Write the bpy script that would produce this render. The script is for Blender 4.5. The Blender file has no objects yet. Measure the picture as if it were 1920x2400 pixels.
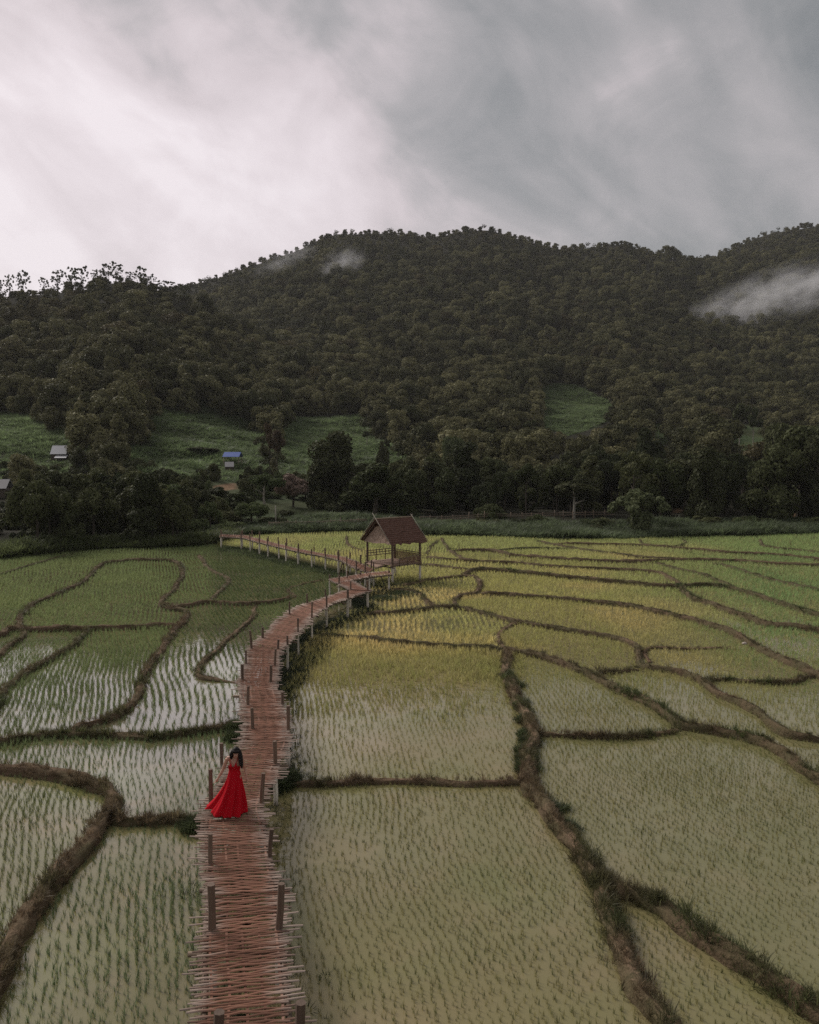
import bpy, bmesh, math, random
import numpy as np
from mathutils import Vector, Matrix

R = math.radians
sc = bpy.context.scene
C = sc.collection
random.seed(7)
rng = np.random.default_rng(7)

# ------------------------------------------------------------------ camera
F_PX, U0, V0, VH, CZ = 1925.0, 960.0, 1200.0, 1060.0, 9.7     # focal length (px of 1920 wide), centre, horizon row, height (m)
PITCH = math.atan((V0 - VH) / F_PX)
cam_d = bpy.data.cameras.new('camera')
cam_d.sensor_fit = 'HORIZONTAL'; cam_d.sensor_width = 36.0; cam_d.lens = 36.0 * F_PX / 1920.0
cam_d.clip_start = 0.1; cam_d.clip_end = 6000.0
cam = bpy.data.objects.new('camera', cam_d); C.objects.link(cam)
cam.location = (0, 0, CZ); cam.rotation_euler = (math.pi / 2 - PITCH, 0, 0)
sc.camera = cam

# ------------------------------------------------------------------ world, sun, exposure
SUN_AZ, SUN_EL = R(-48), R(38)            # azimuth from +Y towards +X, elevation
w = bpy.data.worlds.new('World'); sc.world = w; w.use_nodes = True
nt = w.node_tree; nt.nodes.clear()
def N(t, tree=None, **kw):
    n = (tree or nt).nodes.new(t)
    for k, v in kw.items():
        if k.startswith('i_'):
            n.inputs[k[2:].replace('_', ' ')].default_value = v
        else:
            setattr(n, k, v)
    return n
def L(a, b, tree=None): (tree or nt).links.new(a, b)
out = N('ShaderNodeOutputWorld')
sky = N('ShaderNodeTexSky', sky_type='NISHITA', sun_disc=False, sun_elevation=SUN_EL, sun_rotation=SUN_AZ)
bg_clear = N('ShaderNodeBackground', i_Strength=0.07); L(sky.outputs[0], bg_clear.inputs[0])
tc = N('ShaderNodeTexCoord')
sep = N('ShaderNodeSeparateXYZ'); L(tc.outputs['Generated'], sep.inputs[0])
def M(op, a, b=None, c=None, tree=None, clamp=False):
    n = (tree or nt).nodes.new('ShaderNodeMath'); n.operation = op; n.use_clamp = clamp
    for i, x in enumerate((a, b, c)):
        if x is None: continue
        if isinstance(x, (int, float)): n.inputs[i].default_value = x
        else: (tree or nt).links.new(x, n.inputs[i])
    return n.outputs[0]
def RAMP(fac, stops, tree=None, interp='LINEAR'):
    n = (tree or nt).nodes.new('ShaderNodeValToRGB'); n.color_ramp.interpolation = interp
    e = n.color_ramp.elements
    while len(e) < len(stops): e.new(0.5)
    for el, (p, c) in zip(e, stops):
        el.position = p; el.color = (*c, 1) if len(c) == 3 else c
    (tree or nt).links.new(fac, n.inputs[0]); return n.outputs[0]
def cloud(rot, scale, detail, rough, dist, off=(0, 0, 0)):
    m0 = N('ShaderNodeMapping'); m0.inputs['Rotation'].default_value = rot; L(tc.outputs['Generated'], m0.inputs[0])
    mp = N('ShaderNodeMapping'); mp.inputs['Scale'].default_value = scale; mp.inputs['Location'].default_value = off; L(m0.outputs[0], mp.inputs[0])
    n = N('ShaderNodeTexNoise', i_Scale=1.0, i_Detail=detail, i_Roughness=rough, i_Distortion=dist)
    L(mp.outputs[0], n.inputs['Vector']); return n.outputs['Fac']
c1 = cloud((0, R(-33), 0), (2.3, 2.3, 5.2), 4.0, 0.50, 0.7, (3.1, 1.7, 4.4))      # broad banks drawn out by the wind
c2 = cloud((0, R(-38), 0), (4.2, 4.2, 13.0), 5.0, 0.55, 0.5, (0.4, 5.2, 1.3))      # streaks
c3 = cloud((0, R(-10), 0), (7.0, 7.0, 9.0), 6.0, 0.58, 0.6, (7.7, 2.2, 6.1))       # soft lumps
# the cloud is thin and bright round the hidden sun, thick and grey away from it
gl = N('ShaderNodeVectorMath', operation='DOT_PRODUCT')
L(tc.outputs['Generated'], gl.inputs[0])
GLOW = Vector((math.sin(R(-31)) * math.cos(R(14)), math.cos(R(-31)) * math.cos(R(14)), math.sin(R(14))))
gl.inputs[1].default_value = GLOW
glow = N('ShaderNodeMapRange', interpolation_type='SMOOTHSTEP'); L(gl.outputs['Value'], glow.inputs[0])
glow.inputs[1].default_value = 0.80; glow.inputs[2].default_value = 0.985; glow.inputs[3].default_value = 0; glow.inputs[4].default_value = 1
lum = M('MULTIPLY_ADD', c1, 1.45, -0.43)
lum = M('ADD', lum, M('MULTIPLY', M('SUBTRACT', c2, 0.5), 0.30))
lum = M('ADD', lum, M('MULTIPLY', M('SUBTRACT', c3, 0.5), 0.62))
lum = M('ADD', lum, M('MULTIPLY', glow.outputs[0], 0.63), clamp=True)
ccol = RAMP(lum, [(0.0, (0.128, 0.137, 0.140)), (0.22, (0.200, 0.200, 0.201)), (0.45, (0.302, 0.284, 0.286)), (0.66, (0.47, 0.415, 0.425)), (0.88, (0.575, 0.513, 0.528)), (1.0, (0.64, 0.58, 0.596))])
bg_cloud = N('ShaderNodeBackground', i_Strength=0.8); L(ccol, bg_cloud.inputs[0])
mixw = N('ShaderNodeMixShader', i_Fac=0.93); L(bg_clear.outputs[0], mixw.inputs[1]); L(bg_cloud.outputs[0], mixw.inputs[2])
L(mixw.outputs[0], out.inputs[0])

sun_d = bpy.data.lights.new('sun', 'SUN'); sun_d.energy = 1.5; sun_d.angle = R(25); sun_d.color = (1.0, 0.93, 0.86)
sun = bpy.data.objects.new('sun', sun_d); C.objects.link(sun)
sdir = Vector((math.sin(SUN_AZ) * math.cos(SUN_EL), math.cos(SUN_AZ) * math.cos(SUN_EL), math.sin(SUN_EL)))
sun.rotation_euler = (-sdir).to_track_quat('-Z', 'Y').to_euler(); sun.location = sdir * 300
vs = sc.view_settings; vs.view_transform = 'Standard'; vs.look = 'None'; vs.exposure = 0.88; vs.gamma = 1.0; vs.use_curve_mapping = False
sc.cycles.use_denoising = False; sc.cycles.sample_clamp_indirect = 0.5; sc.cycles.sample_clamp_direct = 0.9
sc.cycles.max_bounces = 6; sc.cycles.diffuse_bounces = 3; sc.cycles.glossy_bounces = 3; sc.cycles.transmission_bounces = 4
sc.cycles.transparent_max_bounces = 8; sc.cycles.volume_bounces = 1
sc.cycles.use_adaptive_sampling = False

# ------------------------------------------------------------------ measuring helpers
CP, SP = math.cos(PITCH), math.sin(PITCH)
def G(u, v, z=0.0):
    """place where the sight line through photo pixel (u, v) meets the level z"""
    xc = (u - U0) / F_PX; yc = -(v - V0) / F_PX
    d = (xc, CP + yc * SP, -SP + yc * CP)
    t = (z - CZ) / d[2]
    return (d[0] * t, d[1] * t)
def ZAT(v, y):
    yc = -(v - V0) / F_PX
    return CZ + y * (-SP + yc * CP) / (CP + yc * SP)
def XAT(u, v, y):
    yc = -(v - V0) / F_PX
    return (u - U0) / F_PX * y / (CP + yc * SP)
def PX(x, y, z):
    dz = z - CZ
    f = y * CP - dz * SP; up = y * SP + dz * CP
    return U0 + F_PX * x / f, V0 - F_PX * up / f

# ------------------------------------------------------------------ object helpers
def tag(o, label=None, cat=None, group=None, kind=None):
    if label: o['label'] = label
    if cat: o['category'] = cat
    if group: o['group'] = group
    if kind: o['kind'] = kind
    return o
def link(name, me, mat=None, parent=None, smooth=False):
    o = bpy.data.objects.new(name, me); C.objects.link(o)
    if parent is not None: o.parent = parent
    if mat is not None and len(me.materials) == 0: me.materials.append(mat)
    if smooth: me.polygons.foreach_set('use_smooth', [True] * len(me.polygons))
    return o
def empty(name, loc=(0, 0, 0), rz=0.0, parent=None):
    o = bpy.data.objects.new(name, None); C.objects.link(o); o.location = loc; o.rotation_euler = (0, 0, rz)
    o.empty_display_size = 0.3
    if parent is not None: o.parent = parent
    return o
class MB:
    def __init__(s): s.v = []; s.f = []; s.mi = []; s.m = 0
    def add(s, vs, fs):
        b = len(s.v); s.v += [tuple(p) for p in vs]; s.f += [tuple(i + b for i in f) for f in fs]; s.mi += [s.m] * len(fs)
    def box(s, c, d, rot=None, taper=1.0):
        hx, hy, hz = d[0] / 2, d[1] / 2, d[2] / 2
        vs = []
        for z in (-1, 1):
            k = taper if z > 0 else 1
            for x, y in ((-1, -1), (1, -1), (1, 1), (-1, 1)):
                p = Vector((x * hx * k, y * hy * k, z * hz))
                if rot is not None: p = rot @ p
                vs.append(p + Vector(c))
        s.add(vs, [(3, 2, 1, 0), (4, 5, 6, 7), (0, 1, 5, 4), (1, 2, 6, 5), (2, 3, 7, 6), (3, 0, 4, 7)])
    def tube(s, pts, rads, n=7, cap=True, jit=0.0):
        pts = [Vector(p) for p in pts]
        if not hasattr(rads, '__len__'): rads = [rads] * len(pts)
        rings = []
        ref = None
        for i, p in enumerate(pts):
            t = (pts[min(i + 1, len(pts) - 1)] - pts[max(i - 1, 0)]).normalized()
            if ref is None: ref = Vector((0, 0, 1)) if abs(t.z) < .8 else Vector((0, 1, 0))
            a = t.cross(ref).normalized(); b = a.cross(t).normalized()
            ref = b
            rings.append([p + (a * math.cos(2 * math.pi * k / n) + b * math.sin(2 * math.pi * k / n)) * rads[i] * (1 + (random.uniform(-jit, jit) if jit else 0)) for k in range(n)])
        vs = [q for r_ in rings for q in r_]; fs = []
        for i in range(len(pts) - 1):
            for k in range(n):
                fs.append((i * n + k, i * n + (k + 1) % n, (i + 1) * n + (k + 1) % n, (i + 1) * n + k))
        if cap:
            fs.append(tuple(range(n - 1, -1, -1))); e = (len(pts) - 1) * n; fs.append(tuple(e + k for k in range(n)))
        s.add(vs, fs)
    def ell(s, c, r, seg=14, rings=9, rot=None):
        vs = [Vector((0, 0, r[2]))]
        for i in range(1, rings):
            ph = math.pi * i / rings
            for k in range(seg):
                th = 2 * math.pi * k / seg
                vs.append(Vector((r[0] * math.sin(ph) * math.cos(th), r[1] * math.sin(ph) * math.sin(th), r[2] * math.cos(ph))))
        vs.append(Vector((0, 0, -r[2])))
        fs = [(0, 1 + k, 1 + (k + 1) % seg) for k in range(seg)]
        for i in range(rings - 2):
            for k in range(seg):
                a = 1 + i * seg + k; b = 1 + i * seg + (k + 1) % seg
                fs.append((a, a + seg, b + seg, b))
        e = 1 + (rings - 2) * seg; l = len(vs) - 1
        fs += [(e + k, l, e + (k + 1) % seg) for k in range(seg)]
        if rot is not None: vs = [rot @ p for p in vs]
        s.add([p + Vector(c) for p in vs], fs)
    def mesh(s, name):
        me = bpy.data.meshes.new(name); me.from_pydata(s.v, [], s.f)
        if any(s.mi): me.polygons.foreach_set('material_index', s.mi)
        me.update(); return me
    def build(s, name, mat, parent=None, smooth=False):
        me = s.mesh(name)
        for m in (mat if isinstance(mat, (list, tuple)) else [mat]): me.materials.append(m)
        return link(name, me, None, parent, smooth)
def np_mesh(name, V, F):
    """V (n,3), F (m,k) arrays -> mesh"""
    me = bpy.data.meshes.new(name)
    V = np.asarray(V, np.float32); F = np.asarray(F, np.int32)
    me.vertices.add(len(V)); me.vertices.foreach_set('co', V.ravel())
    k = F.shape[1]; me.loops.add(F.size); me.loops.foreach_set('vertex_index', F.ravel())
    me.polygons.add(len(F)); me.polygons.foreach_set('loop_start', np.arange(0, F.size, k, dtype=np.int32))
    me.update(calc_edges=True); me.validate(); return me
def attr(me, name, vals, dom='POINT', typ='FLOAT'):
    a = me.attributes.new(name, typ, dom)
    vals = np.asarray(vals, np.float32)
    a.data.foreach_set({'FLOAT': 'value', 'FLOAT_VECTOR': 'vector', 'FLOAT_COLOR': 'color'}[typ], vals.ravel())

# smooth lattice noise in numpy (world coordinates)
_lat = rng.random((256, 256))
def vnoise(x, y, s=1.0, o=0):
    x = np.asarray(x, float) / s + 17.3 * o + 1000; y = np.asarray(y, float) / s + 9.1 * o + 1000
    xi = np.floor(x).astype(int); yi = np.floor(y).astype(int); fx = x - xi; fy = y - yi
    fx = fx * fx * (3 - 2 * fx); fy = fy * fy * (3 - 2 * fy)
    a = _lat[xi % 256, yi % 256]; b = _lat[(xi + 1) % 256, yi % 256]; c = _lat[xi % 256, (yi + 1) % 256]; d = _lat[(xi + 1) % 256, (yi + 1) % 256]
    return (a * (1 - fx) + b * fx) * (1 - fy) + (c * (1 - fx) + d * fx) * fy
def fnoise(x, y, s=1.0, o=0, oct=3):
    t = 0; a = 1.0; n = 0
    for i in range(oct):
        t = t + a * vnoise(x, y, s / 2 ** i, o + i); n += a; a *= .5
    return t / n

# ------------------------------------------------------------------ materials
def new_mat(name):
    m = bpy.data.materials.new(name); m.use_nodes = True
    t = m.node_tree; p = t.nodes['Principled BSDF']; return m, t, p
def noise(t, vec, scale, detail=4, rough=.55, dist=0.0):
    n = t.nodes.new('ShaderNodeTexNoise'); n.inputs['Scale'].default_value = scale; n.inputs['Detail'].default_value = detail
    n.inputs['Roughness'].default_value = rough; n.inputs['Distortion'].default_value = dist
    if vec is not None: t.links.new(vec, n.inputs['Vector'])
    return n.outputs['Fac']
def mixc(t, fac, a, b):
    n = t.nodes.new('ShaderNodeMix'); n.data_type = 'RGBA'
    for s_, x in ((n.inputs['Factor'], fac), (n.inputs['A'], a), (n.inputs['B'], b)):
        if isinstance(x, (int, float)): s_.default_value = x
        elif isinstance(x, tuple): s_.default_value = (*x, 1)
        else: t.links.new(x, s_)
    # the Mix node has several A/B sockets; the colour ones are found by type
    return n.outputs['Result'] if False else [o for o in n.outputs if o.type == 'RGBA'][0]
def mixcol(t, fac, a, b):
    n = t.nodes.new('ShaderNodeMixRGB')
    for s_, x in ((n.inputs[0], fac), (n.inputs[1], a), (n.inputs[2], b)):
        if isinstance(x, (int, float)): s_.default_value = x
        elif isinstance(x, tuple): s_.default_value = (*x, 1)
        else: t.links.new(x, s_)
    return n.outputs[0]
def geo_pos(t): return t.nodes.new('ShaderNodeNewGeometry').outputs['Position']
def obj_co(t): return t.nodes.new('ShaderNodeTexCoord').outputs['Object']
def obj_rand(t): return t.nodes.new('ShaderNodeObjectInfo').outputs['Random']
def att(t, name, typ='GEOMETRY', out='Fac'):
    n = t.nodes.new('ShaderNodeAttribute'); n.attribute_name = name; n.attribute_type = typ; return n.outputs[out]
def bump(t, p, h, dist, strength=.6):
    b = t.nodes.new('ShaderNodeBump'); b.inputs['Distance'].default_value = dist; b.inputs['Strength'].default_value = strength
    t.links.new(h, b.inputs['Height']); t.links.new(b.outputs[0], p.inputs['Normal'])
def hsv(t, col, h=None, s=None, v=None):
    n = t.nodes.new('ShaderNodeHueSaturation')
    t.links.new(col, n.inputs['Color'])
    for k, x in (('Hue', h), ('Saturation', s), ('Value', v)):
        if x is None: continue
        if isinstance(x, (int, float)): n.inputs[k].default_value = x
        else: t.links.new(x, n.inputs[k])
    return n.outputs[0]

def mat_water():
    m, t, p = new_mat('paddy_water')
    g = geo_pos(t)
    mud = att(t, 'mud')                     # 0 clear dark bottom .. 1 stirred-up mud
    big = noise(t, g, .16, 3); mid = noise(t, g, .7, 4, .6)
    base = mixcol(t, mud, (.062, .060, .040), (.250, .200, .100))
    tint = mixcol(t, RAMP(big, [(.35, (0, 0, 0)), (.68, (1, 1, 1))], t), base, (.175, .178, .066))
    tint = mixcol(t, M('MULTIPLY', RAMP(mid, [(.5, (0, 0, 0)), (.75, (1, 1, 1))], t), .5, tree=t), tint, (.31, .225, .13))
    tint = mixcol(t, att(t, 'algae'), tint, mixcol(t, mid, (.135, .140, .058), (.225, .200, .105)))
    t.links.new(tint, p.inputs['Base Color'])
    p.inputs['Roughness'].default_value = .05; t.links.new(M('MULTIPLY_ADD', mud, -.24, 1.58, tree=t), p.inputs['IOR']); t.links.new(M('MULTIPLY_ADD', mud, -.88, .95, tree=t), p.inputs['Coat Weight']); p.inputs['Coat Roughness'].default_value = .04; p.inputs['Coat IOR'].default_value = 1.45
    rip = noise(t, g, 3.2, 2, .5)
    bump(t, p, rip, .012, .25)
    return m
def mat_rice(name):
    m, t, p = new_mat(name)
    tint = att(t, 'tint', 'INSTANCER', 'Color')
    co = obj_co(t); sp = t.nodes.new('ShaderNodeSeparateXYZ'); t.links.new(co, sp.inputs[0])
    col = hsv(t, tint, v=M('MULTIPLY_ADD', obj_rand(t), .5, .75, tree=t))
    t.links.new(col, p.inputs['Base Color']); p.inputs['Roughness'].default_value = .55
    p.inputs['Specular IOR Level'].default_value = .25
    tr = t.nodes.new('ShaderNodeBsdfTranslucent'); t.links.new(col, tr.inputs[0])
    ms = t.nodes.new('ShaderNodeMixShader'); ms.inputs[0].default_value = .5
    o = t.nodes['Material Output']
    t.links.new(p.outputs[0], ms.inputs[1]); t.links.new(tr.outputs[0], ms.inputs[2]); t.links.new(ms.outputs[0], o.inputs[0])
    return m
def mat_leaf(name, c0, c1, vspread=.75, transl=.25, tintatt=False):
    m, t, p = new_mat(name)
    r = obj_rand(t)
    g = geo_pos(t)
    n = noise(t, g, .9, 4, .65)
    col = mixcol(t, r, c0, c1)
    col = hsv(t, col, v=M('MULTIPLY_ADD', n, vspread * 2, 1 - vspread, tree=t))
    if tintatt:
        n5 = noise(t, g, .028, 3, .6); col = hsv(t, col, v=M('MULTIPLY_ADD', n5, 1.3, .38, tree=t))
    if tintatt: col = mixcol(t, att(t, 'warm', 'INSTANCER'), col, (.085, .058, .03))
    t.links.new(col, p.inputs['Base Color']); p.inputs['Roughness'].default_value = .6
    p.inputs['Specular IOR Level'].default_value = .05
    tr = t.nodes.new('ShaderNodeBsdfTranslucent'); t.links.new(col, tr.inputs[0])
    ms = t.nodes.new('ShaderNodeMixShader'); ms.inputs[0].default_value = transl
    t.links.new(p.outputs[0], ms.inputs[1]); t.links.new(tr.outputs[0], ms.inputs[2])
    t.links.new(ms.outputs[0], t.nodes['Material Output'].inputs[0])
    return m
def mat_bark(name, c0, c1, sc_=3.0):
    m, t, p = new_mat(name)
    n = noise(t, obj_co(t), sc_, 5, .65)
    t.links.new(mixcol(t, n, c0, c1), p.inputs['Base Color']); p.inputs['Roughness'].default_value = .9
    bump(t, p, n, .03, .5); return m
def mat_bund():
    m, t, p = new_mat('bund_earth')
    g = geo_pos(t)
    soil = att(t, 'soil'); top = att(t, 'top'); gr = att(t, 'green')
    n1 = noise(t, g, 1.1, 4, .6); n2 = noise(t, g, 7.0, 4, .65); n3 = noise(t, g, .45, 2, .5)
    brown = mixcol(t, n2, (.066, .041, .026), (.205, .140, .090))
    green = mixcol(t, n2, (.035, .045, .02), (.10, .105, .045))
    gm = M('ADD', gr, M('MULTIPLY', M('SUBTRACT', n1, .5, tree=t), 1.6, tree=t), tree=t, clamp=True)
    col = mixcol(t, gm, brown, green)
    bare = mixcol(t, n2, (.19, .112, .074), (.43, .285, .20))
    sm = M('MULTIPLY', top, M('ADD', M('MULTIPLY_ADD', soil, 1.4, -.72, tree=t), M('MULTIPLY', M('SUBTRACT', n3, .5, tree=t), 2.6, tree=t), tree=t, clamp=True), tree=t)
    sm = M('MULTIPLY', sm, RAMP(n2, [(.36, (0, 0, 0)), (.60, (1, 1, 1))], t), tree=t)
    col = mixcol(t, sm, col, bare)
    t.links.new(col, p.inputs['Base Color']); p.inputs['Roughness'].default_value = .95
    p.inputs['Specular IOR Level'].default_value = .15
    bump(t, p, n2, .08, .9); return m
def mat_terrain():
    m, t, p = new_mat('terrain_ground')
    g = geo_pos(t)
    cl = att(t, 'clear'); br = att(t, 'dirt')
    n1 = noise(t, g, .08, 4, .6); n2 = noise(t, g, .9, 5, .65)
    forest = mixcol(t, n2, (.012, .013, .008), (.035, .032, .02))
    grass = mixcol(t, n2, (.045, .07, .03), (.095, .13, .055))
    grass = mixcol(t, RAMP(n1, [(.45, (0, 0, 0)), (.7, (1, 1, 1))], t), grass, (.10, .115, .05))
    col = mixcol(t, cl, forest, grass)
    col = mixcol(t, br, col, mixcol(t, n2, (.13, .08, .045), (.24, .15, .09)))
    t.links.new(col, p.inputs['Base Color']); p.inputs['Roughness'].default_value = .95
    p.inputs['Specular IOR Level'].default_value = .1
    bump(t, p, n2, .5, .8); return m
def mat_slat():
    m, t, p = new_mat('bamboo_slat')
    ac = att(t, 'across'); rn = att(t, 'rnd')
    co = obj_co(t)
    mp = t.nodes.new('ShaderNodeMapping'); mp.inputs['Scale'].default_value = (2.5, 30, 30); t.links.new(co, mp.inputs[0])
    g = geo_pos(t)
    n = noise(t, mp.outputs[0], 1.0, 4, .6); n2 = noise(t, g, 1.6, 3, .6)
    rr = M('FRACT', M('ADD', rn, M('MULTIPLY', obj_rand(t), 7.31, tree=t), tree=t), tree=t)
    warm = mixcol(t, n, (.115, .052, .035), (.32, .168, .115))
    grey = mixcol(t, n, (.17, .125, .10), (.44, .35, .295))
    e = M('ADD', M('ABSOLUTE', ac, tree=t), M('MULTIPLY', M('SUBTRACT', n2, .5, tree=t), .7, tree=t), tree=t)
    e = M('ADD', e, M('MULTIPLY', M('SUBTRACT', rr, .5, tree=t), .45, tree=t), tree=t)
    col = mixcol(t, RAMP(e, [(.50, (0, 0, 0)), (1.05, (1, 1, 1))], t), warm, grey)
    col = hsv(t, col, v=M('MULTIPLY_ADD', rr, .7, .62, tree=t))
    t.links.new(col, p.inputs['Base Color']); p.inputs['Roughness'].default_value = .75
    p.inputs['Specular IOR Level'].default_value = .08
    bump(t, p, n, .004, .5); return m
def mat_wood(name, c0, c1, low=None, zsplit=1.0):
    """weathered pole: bark colour above, paler low tone below zsplit"""
    m, t, p = new_mat(name)
    co = geo_pos(t)
    mp = t.nodes.new('ShaderNodeMapping'); mp.inputs['Scale'].default_value = (16, 16, 1.6); t.links.new(co, mp.inputs[0])
    n = noise(t, mp.outputs[0], 1.0, 5, .65)
    col = mixcol(t, n, c0, c1)
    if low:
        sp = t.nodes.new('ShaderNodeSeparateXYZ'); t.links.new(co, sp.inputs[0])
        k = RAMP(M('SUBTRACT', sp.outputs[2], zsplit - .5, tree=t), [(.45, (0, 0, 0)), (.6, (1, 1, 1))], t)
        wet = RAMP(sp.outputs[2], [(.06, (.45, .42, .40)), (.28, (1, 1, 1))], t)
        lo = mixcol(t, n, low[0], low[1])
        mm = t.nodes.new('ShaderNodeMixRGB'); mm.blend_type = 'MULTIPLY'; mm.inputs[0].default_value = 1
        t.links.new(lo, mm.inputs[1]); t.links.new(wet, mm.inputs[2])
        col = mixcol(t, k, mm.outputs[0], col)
    col = hsv(t, col, v=M('MULTIPLY_ADD', obj_rand(t), .5, .75, tree=t))
    t.links.new(col, p.inputs['Base Color']); p.inputs['Roughness'].default_value = .8
    bump(t, p, n, .012, .7); return m
def mat_plain(name, c0, c1=None, rough=.7, scale=8.0, bumpd=.0, spec=.3):
    m, t, p = new_mat(name)
    n = noise(t, obj_co(t), scale, 4, .6)
    t.links.new(mixcol(t, n, c0, c1 or tuple(x * .75 for x in c0)), p.inputs['Base Color'])
    p.inputs['Roughness'].default_value = rough; p.inputs['Specular IOR Level'].default_value = spec
    if bumpd: bump(t, p, n, bumpd, .6)
    return m

MW = mat_water(); MRICE = mat_rice('rice_leaf'); MB_UND = mat_bund(); MTERR = mat_terrain(); MSLAT = mat_slat()
MPOST = mat_wood('post_wood', (.060, .037, .026), (.22, .148, .104), ((.46, .41, .34), (.82, .75, .65)), 1.12)  # pale grey-beige lower wood, raised further to imitate sunlit legs
MPOLE = mat_wood('bamboo_pole', (.09, .06, .042), (.26, .19, .13))
MLEAF = [mat_leaf('leaf_dark', (.038, .048, .022), (.072, .076, .036)),
         mat_leaf('leaf_olive', (.060, .072, .030), (.110, .114, .052)),
         mat_leaf('leaf_mid', (.075, .102, .040), (.120, .142, .060)),
         mat_leaf('leaf_pale', (.095, .118, .055), (.14, .155, .08))]
MFOREST = mat_leaf('leaf_hill', (.052, .056, .025), (.190, .178, .088), .75, .18, True)
MBARK = mat_bark('bark_dark', (.03, .022, .016), (.09, .07, .052))
MPALE = mat_bark('bark_pale', (.18, .16, .13), (.42, .38, .32))
#__PART2__
# ------------------------------------------------------------------ terrain: valley floor, foothills, forested hills
def ip(tab):
    xs = [a for a, b in tab]; ys = [b for a, b in tab]
    return lambda u: np.interp(u, xs, ys)
ridge_main = ip([(-900, 720), (200, 690), (420, 668), (520, 645), (600, 618), (700, 585), (760, 548), (800, 533), (900, 535), (1000, 539), (1080, 541), (1160, 543), (1250, 560), (1300, 567), (1350, 572), (1400, 566), (1460, 564), (1500, 582), (1560, 614), (1620, 640), (1720, 670), (1800, 665), (2000, 690), (2900, 780)])
ridge_left = ip([(-1200, 640), (-400, 655), (0, 672), (100, 660), (160, 650), (250, 635), (300, 632), (370, 652), (400, 668), (450, 690), (520, 730), (600, 790), (700, 860), (850, 950), (1000, 1050), (3000, 1060)])
ridge_right = ip([(-900, 1060), (1200, 1060), (1300, 900), (1560, 660), (1640, 622), (1700, 588), (1780, 553), (1850, 543), (1920, 522), (2100, 500), (2900, 470)])
far_edge_v = ip([(-900, 1400), (-300, 1345), (0, 1312), (101, 1303), (211, 1292), (365, 1287), (470, 1281), (520, 1268), (560, 1256), (633, 1254), (760, 1249), (850, 1247), (979, 1255), (1153, 1259), (1310, 1265), (1450, 1265), (1605, 1260), (1777, 1257), (1920, 1252), (2300, 1250), (2900, 1250)])
def far_edge_y(u): return CZ * F_PX / (far_edge_v(u) - VH)
def hill(y, y0, yr, v, fall, pw=1.7):
    zr = CZ + (VH - v) * yr / F_PX - 7.0
    zr = np.maximum(zr, 0)
    t = (y - y0) / (yr - y0)
    s = np.where(t < 0, 0, np.where(t < 1, np.abs(np.clip(t, 0, 1)) ** pw, np.maximum(1 - fall * (t - 1), .2)))
    return zr * s
def TZ(x, y):
    x = np.asarray(x, float); y = np.asarray(y, float)
    yy = np.maximum(y, 5.0); u = U0 + F_PX * x / yy
    u = np.clip(u, -1200, 2900)
    fe = far_edge_y(u)
    a = hill(yy, 135., 700., ridge_main(u), .8)
    b = hill(yy, 92., 390., ridge_left(u), .75)
    c = hill(yy, 240., 790., ridge_right(u), .4)
    z = (a ** 5 + b ** 5 + c ** 5 + 1e-9) ** .2
    z = z * (1 + .05 * (fnoise(x, y, 60, 3) - .5)) + (fnoise(x, y, 35, 5) - .5) * np.clip((yy - fe - 40) / 60, 0, 1) * 5
    edge = np.clip((yy - fe - .3) / 2.0, 0, 1)
    z = np.maximum(z, 0) + .22 * edge + .35 * edge * (vnoise(x, y, 6, 2) - .3)
    return np.where(edge <= 0, -.16, z)
# clearings, traced on the slopes where the photograph shows them
def in_poly(u, v, poly):
    u = np.asarray(u); v = np.asarray(v); r = np.zeros(u.shape, bool); n = len(poly); j = n - 1
    for i in range(n):
        (xi, yi), (xj, yj) = poly[i], poly[j]
        r ^= ((yi > v) != (yj > v)) & (u < (xj - xi) * (v - yi) / (yj - yi + 1e-9) + xi); j = i
    return r
CLEAR = [
    [(345, 985), (420, 968), (500, 978), (560, 995), (612, 1012), (612, 1088), (480, 1080), (380, 1068), (290, 1062), (200, 1060), (120, 1070), (0, 1060), (-300, 1010), (-300, 940), (0, 962), (70, 985), (140, 1030), (250, 1052), (340, 1050)],
    [(655, 990), (700, 978), (770, 980), (845, 975), (870, 1010), (905, 1040), (900, 1058), (820, 1075), (655, 1092)],
    [(1262, 910), (1300, 900), (1345, 902), (1400, 930), (1442, 955), (1425, 985), (1370, 1010), (1330, 1022), (1285, 1005), (1262, 960)],
    [(1680, 1010), (1740, 995), (1800, 1008), (1790, 1040), (1730, 1062), (1690, 1045)],
    [(1500, 1010), (1545, 998), (1585, 1015), (1570, 1040), (1510, 1040)],
    [(1550, 1105), (1600, 1100), (1605, 1165), (1555, 1165)],
    [(1020, 1100), (1050, 1100), (1050, 1180), (1020, 1180)],
    [(1125, 1100), (1160, 1095), (1155, 1160), (1125, 1160)],
    [(1265, 1105), (1320, 1110), (1300, 1160), (1262, 1180)]]
DIRT = [[(505, 1138), (560, 1133), (560, 1146), (508, 1150)], [(1815, 1200), (1850, 1192), (1930, 1192), (1930, 1197), (1875, 1200), (1850, 1216), (1818, 1218)],
        [(1500, 1018), (1520, 1015), (1525, 1030), (1505, 1028)], [(1585, 1188), (1605, 1186), (1605, 1200), (1588, 1202)]]
def clear_mask(x, y, z):
    u, v = PX(x, y, z)
    m = np.zeros(np.shape(u), bool)
    for i, p in enumerate(CLEAR):
        ylo, yhi = (115, 215) if i >= 5 else ((150, 420))
        m |= in_poly(u, v, p) & (y > ylo) & (y < yhi)
    return m
us = np.arange(-1200, 2901, 18.0)
ys = np.concatenate([np.array([-40., -10., 3.]), np.arange(12, 60, 6.), np.arange(60, 135, 1.6), np.geomspace(135, 1500, 190)])
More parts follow.
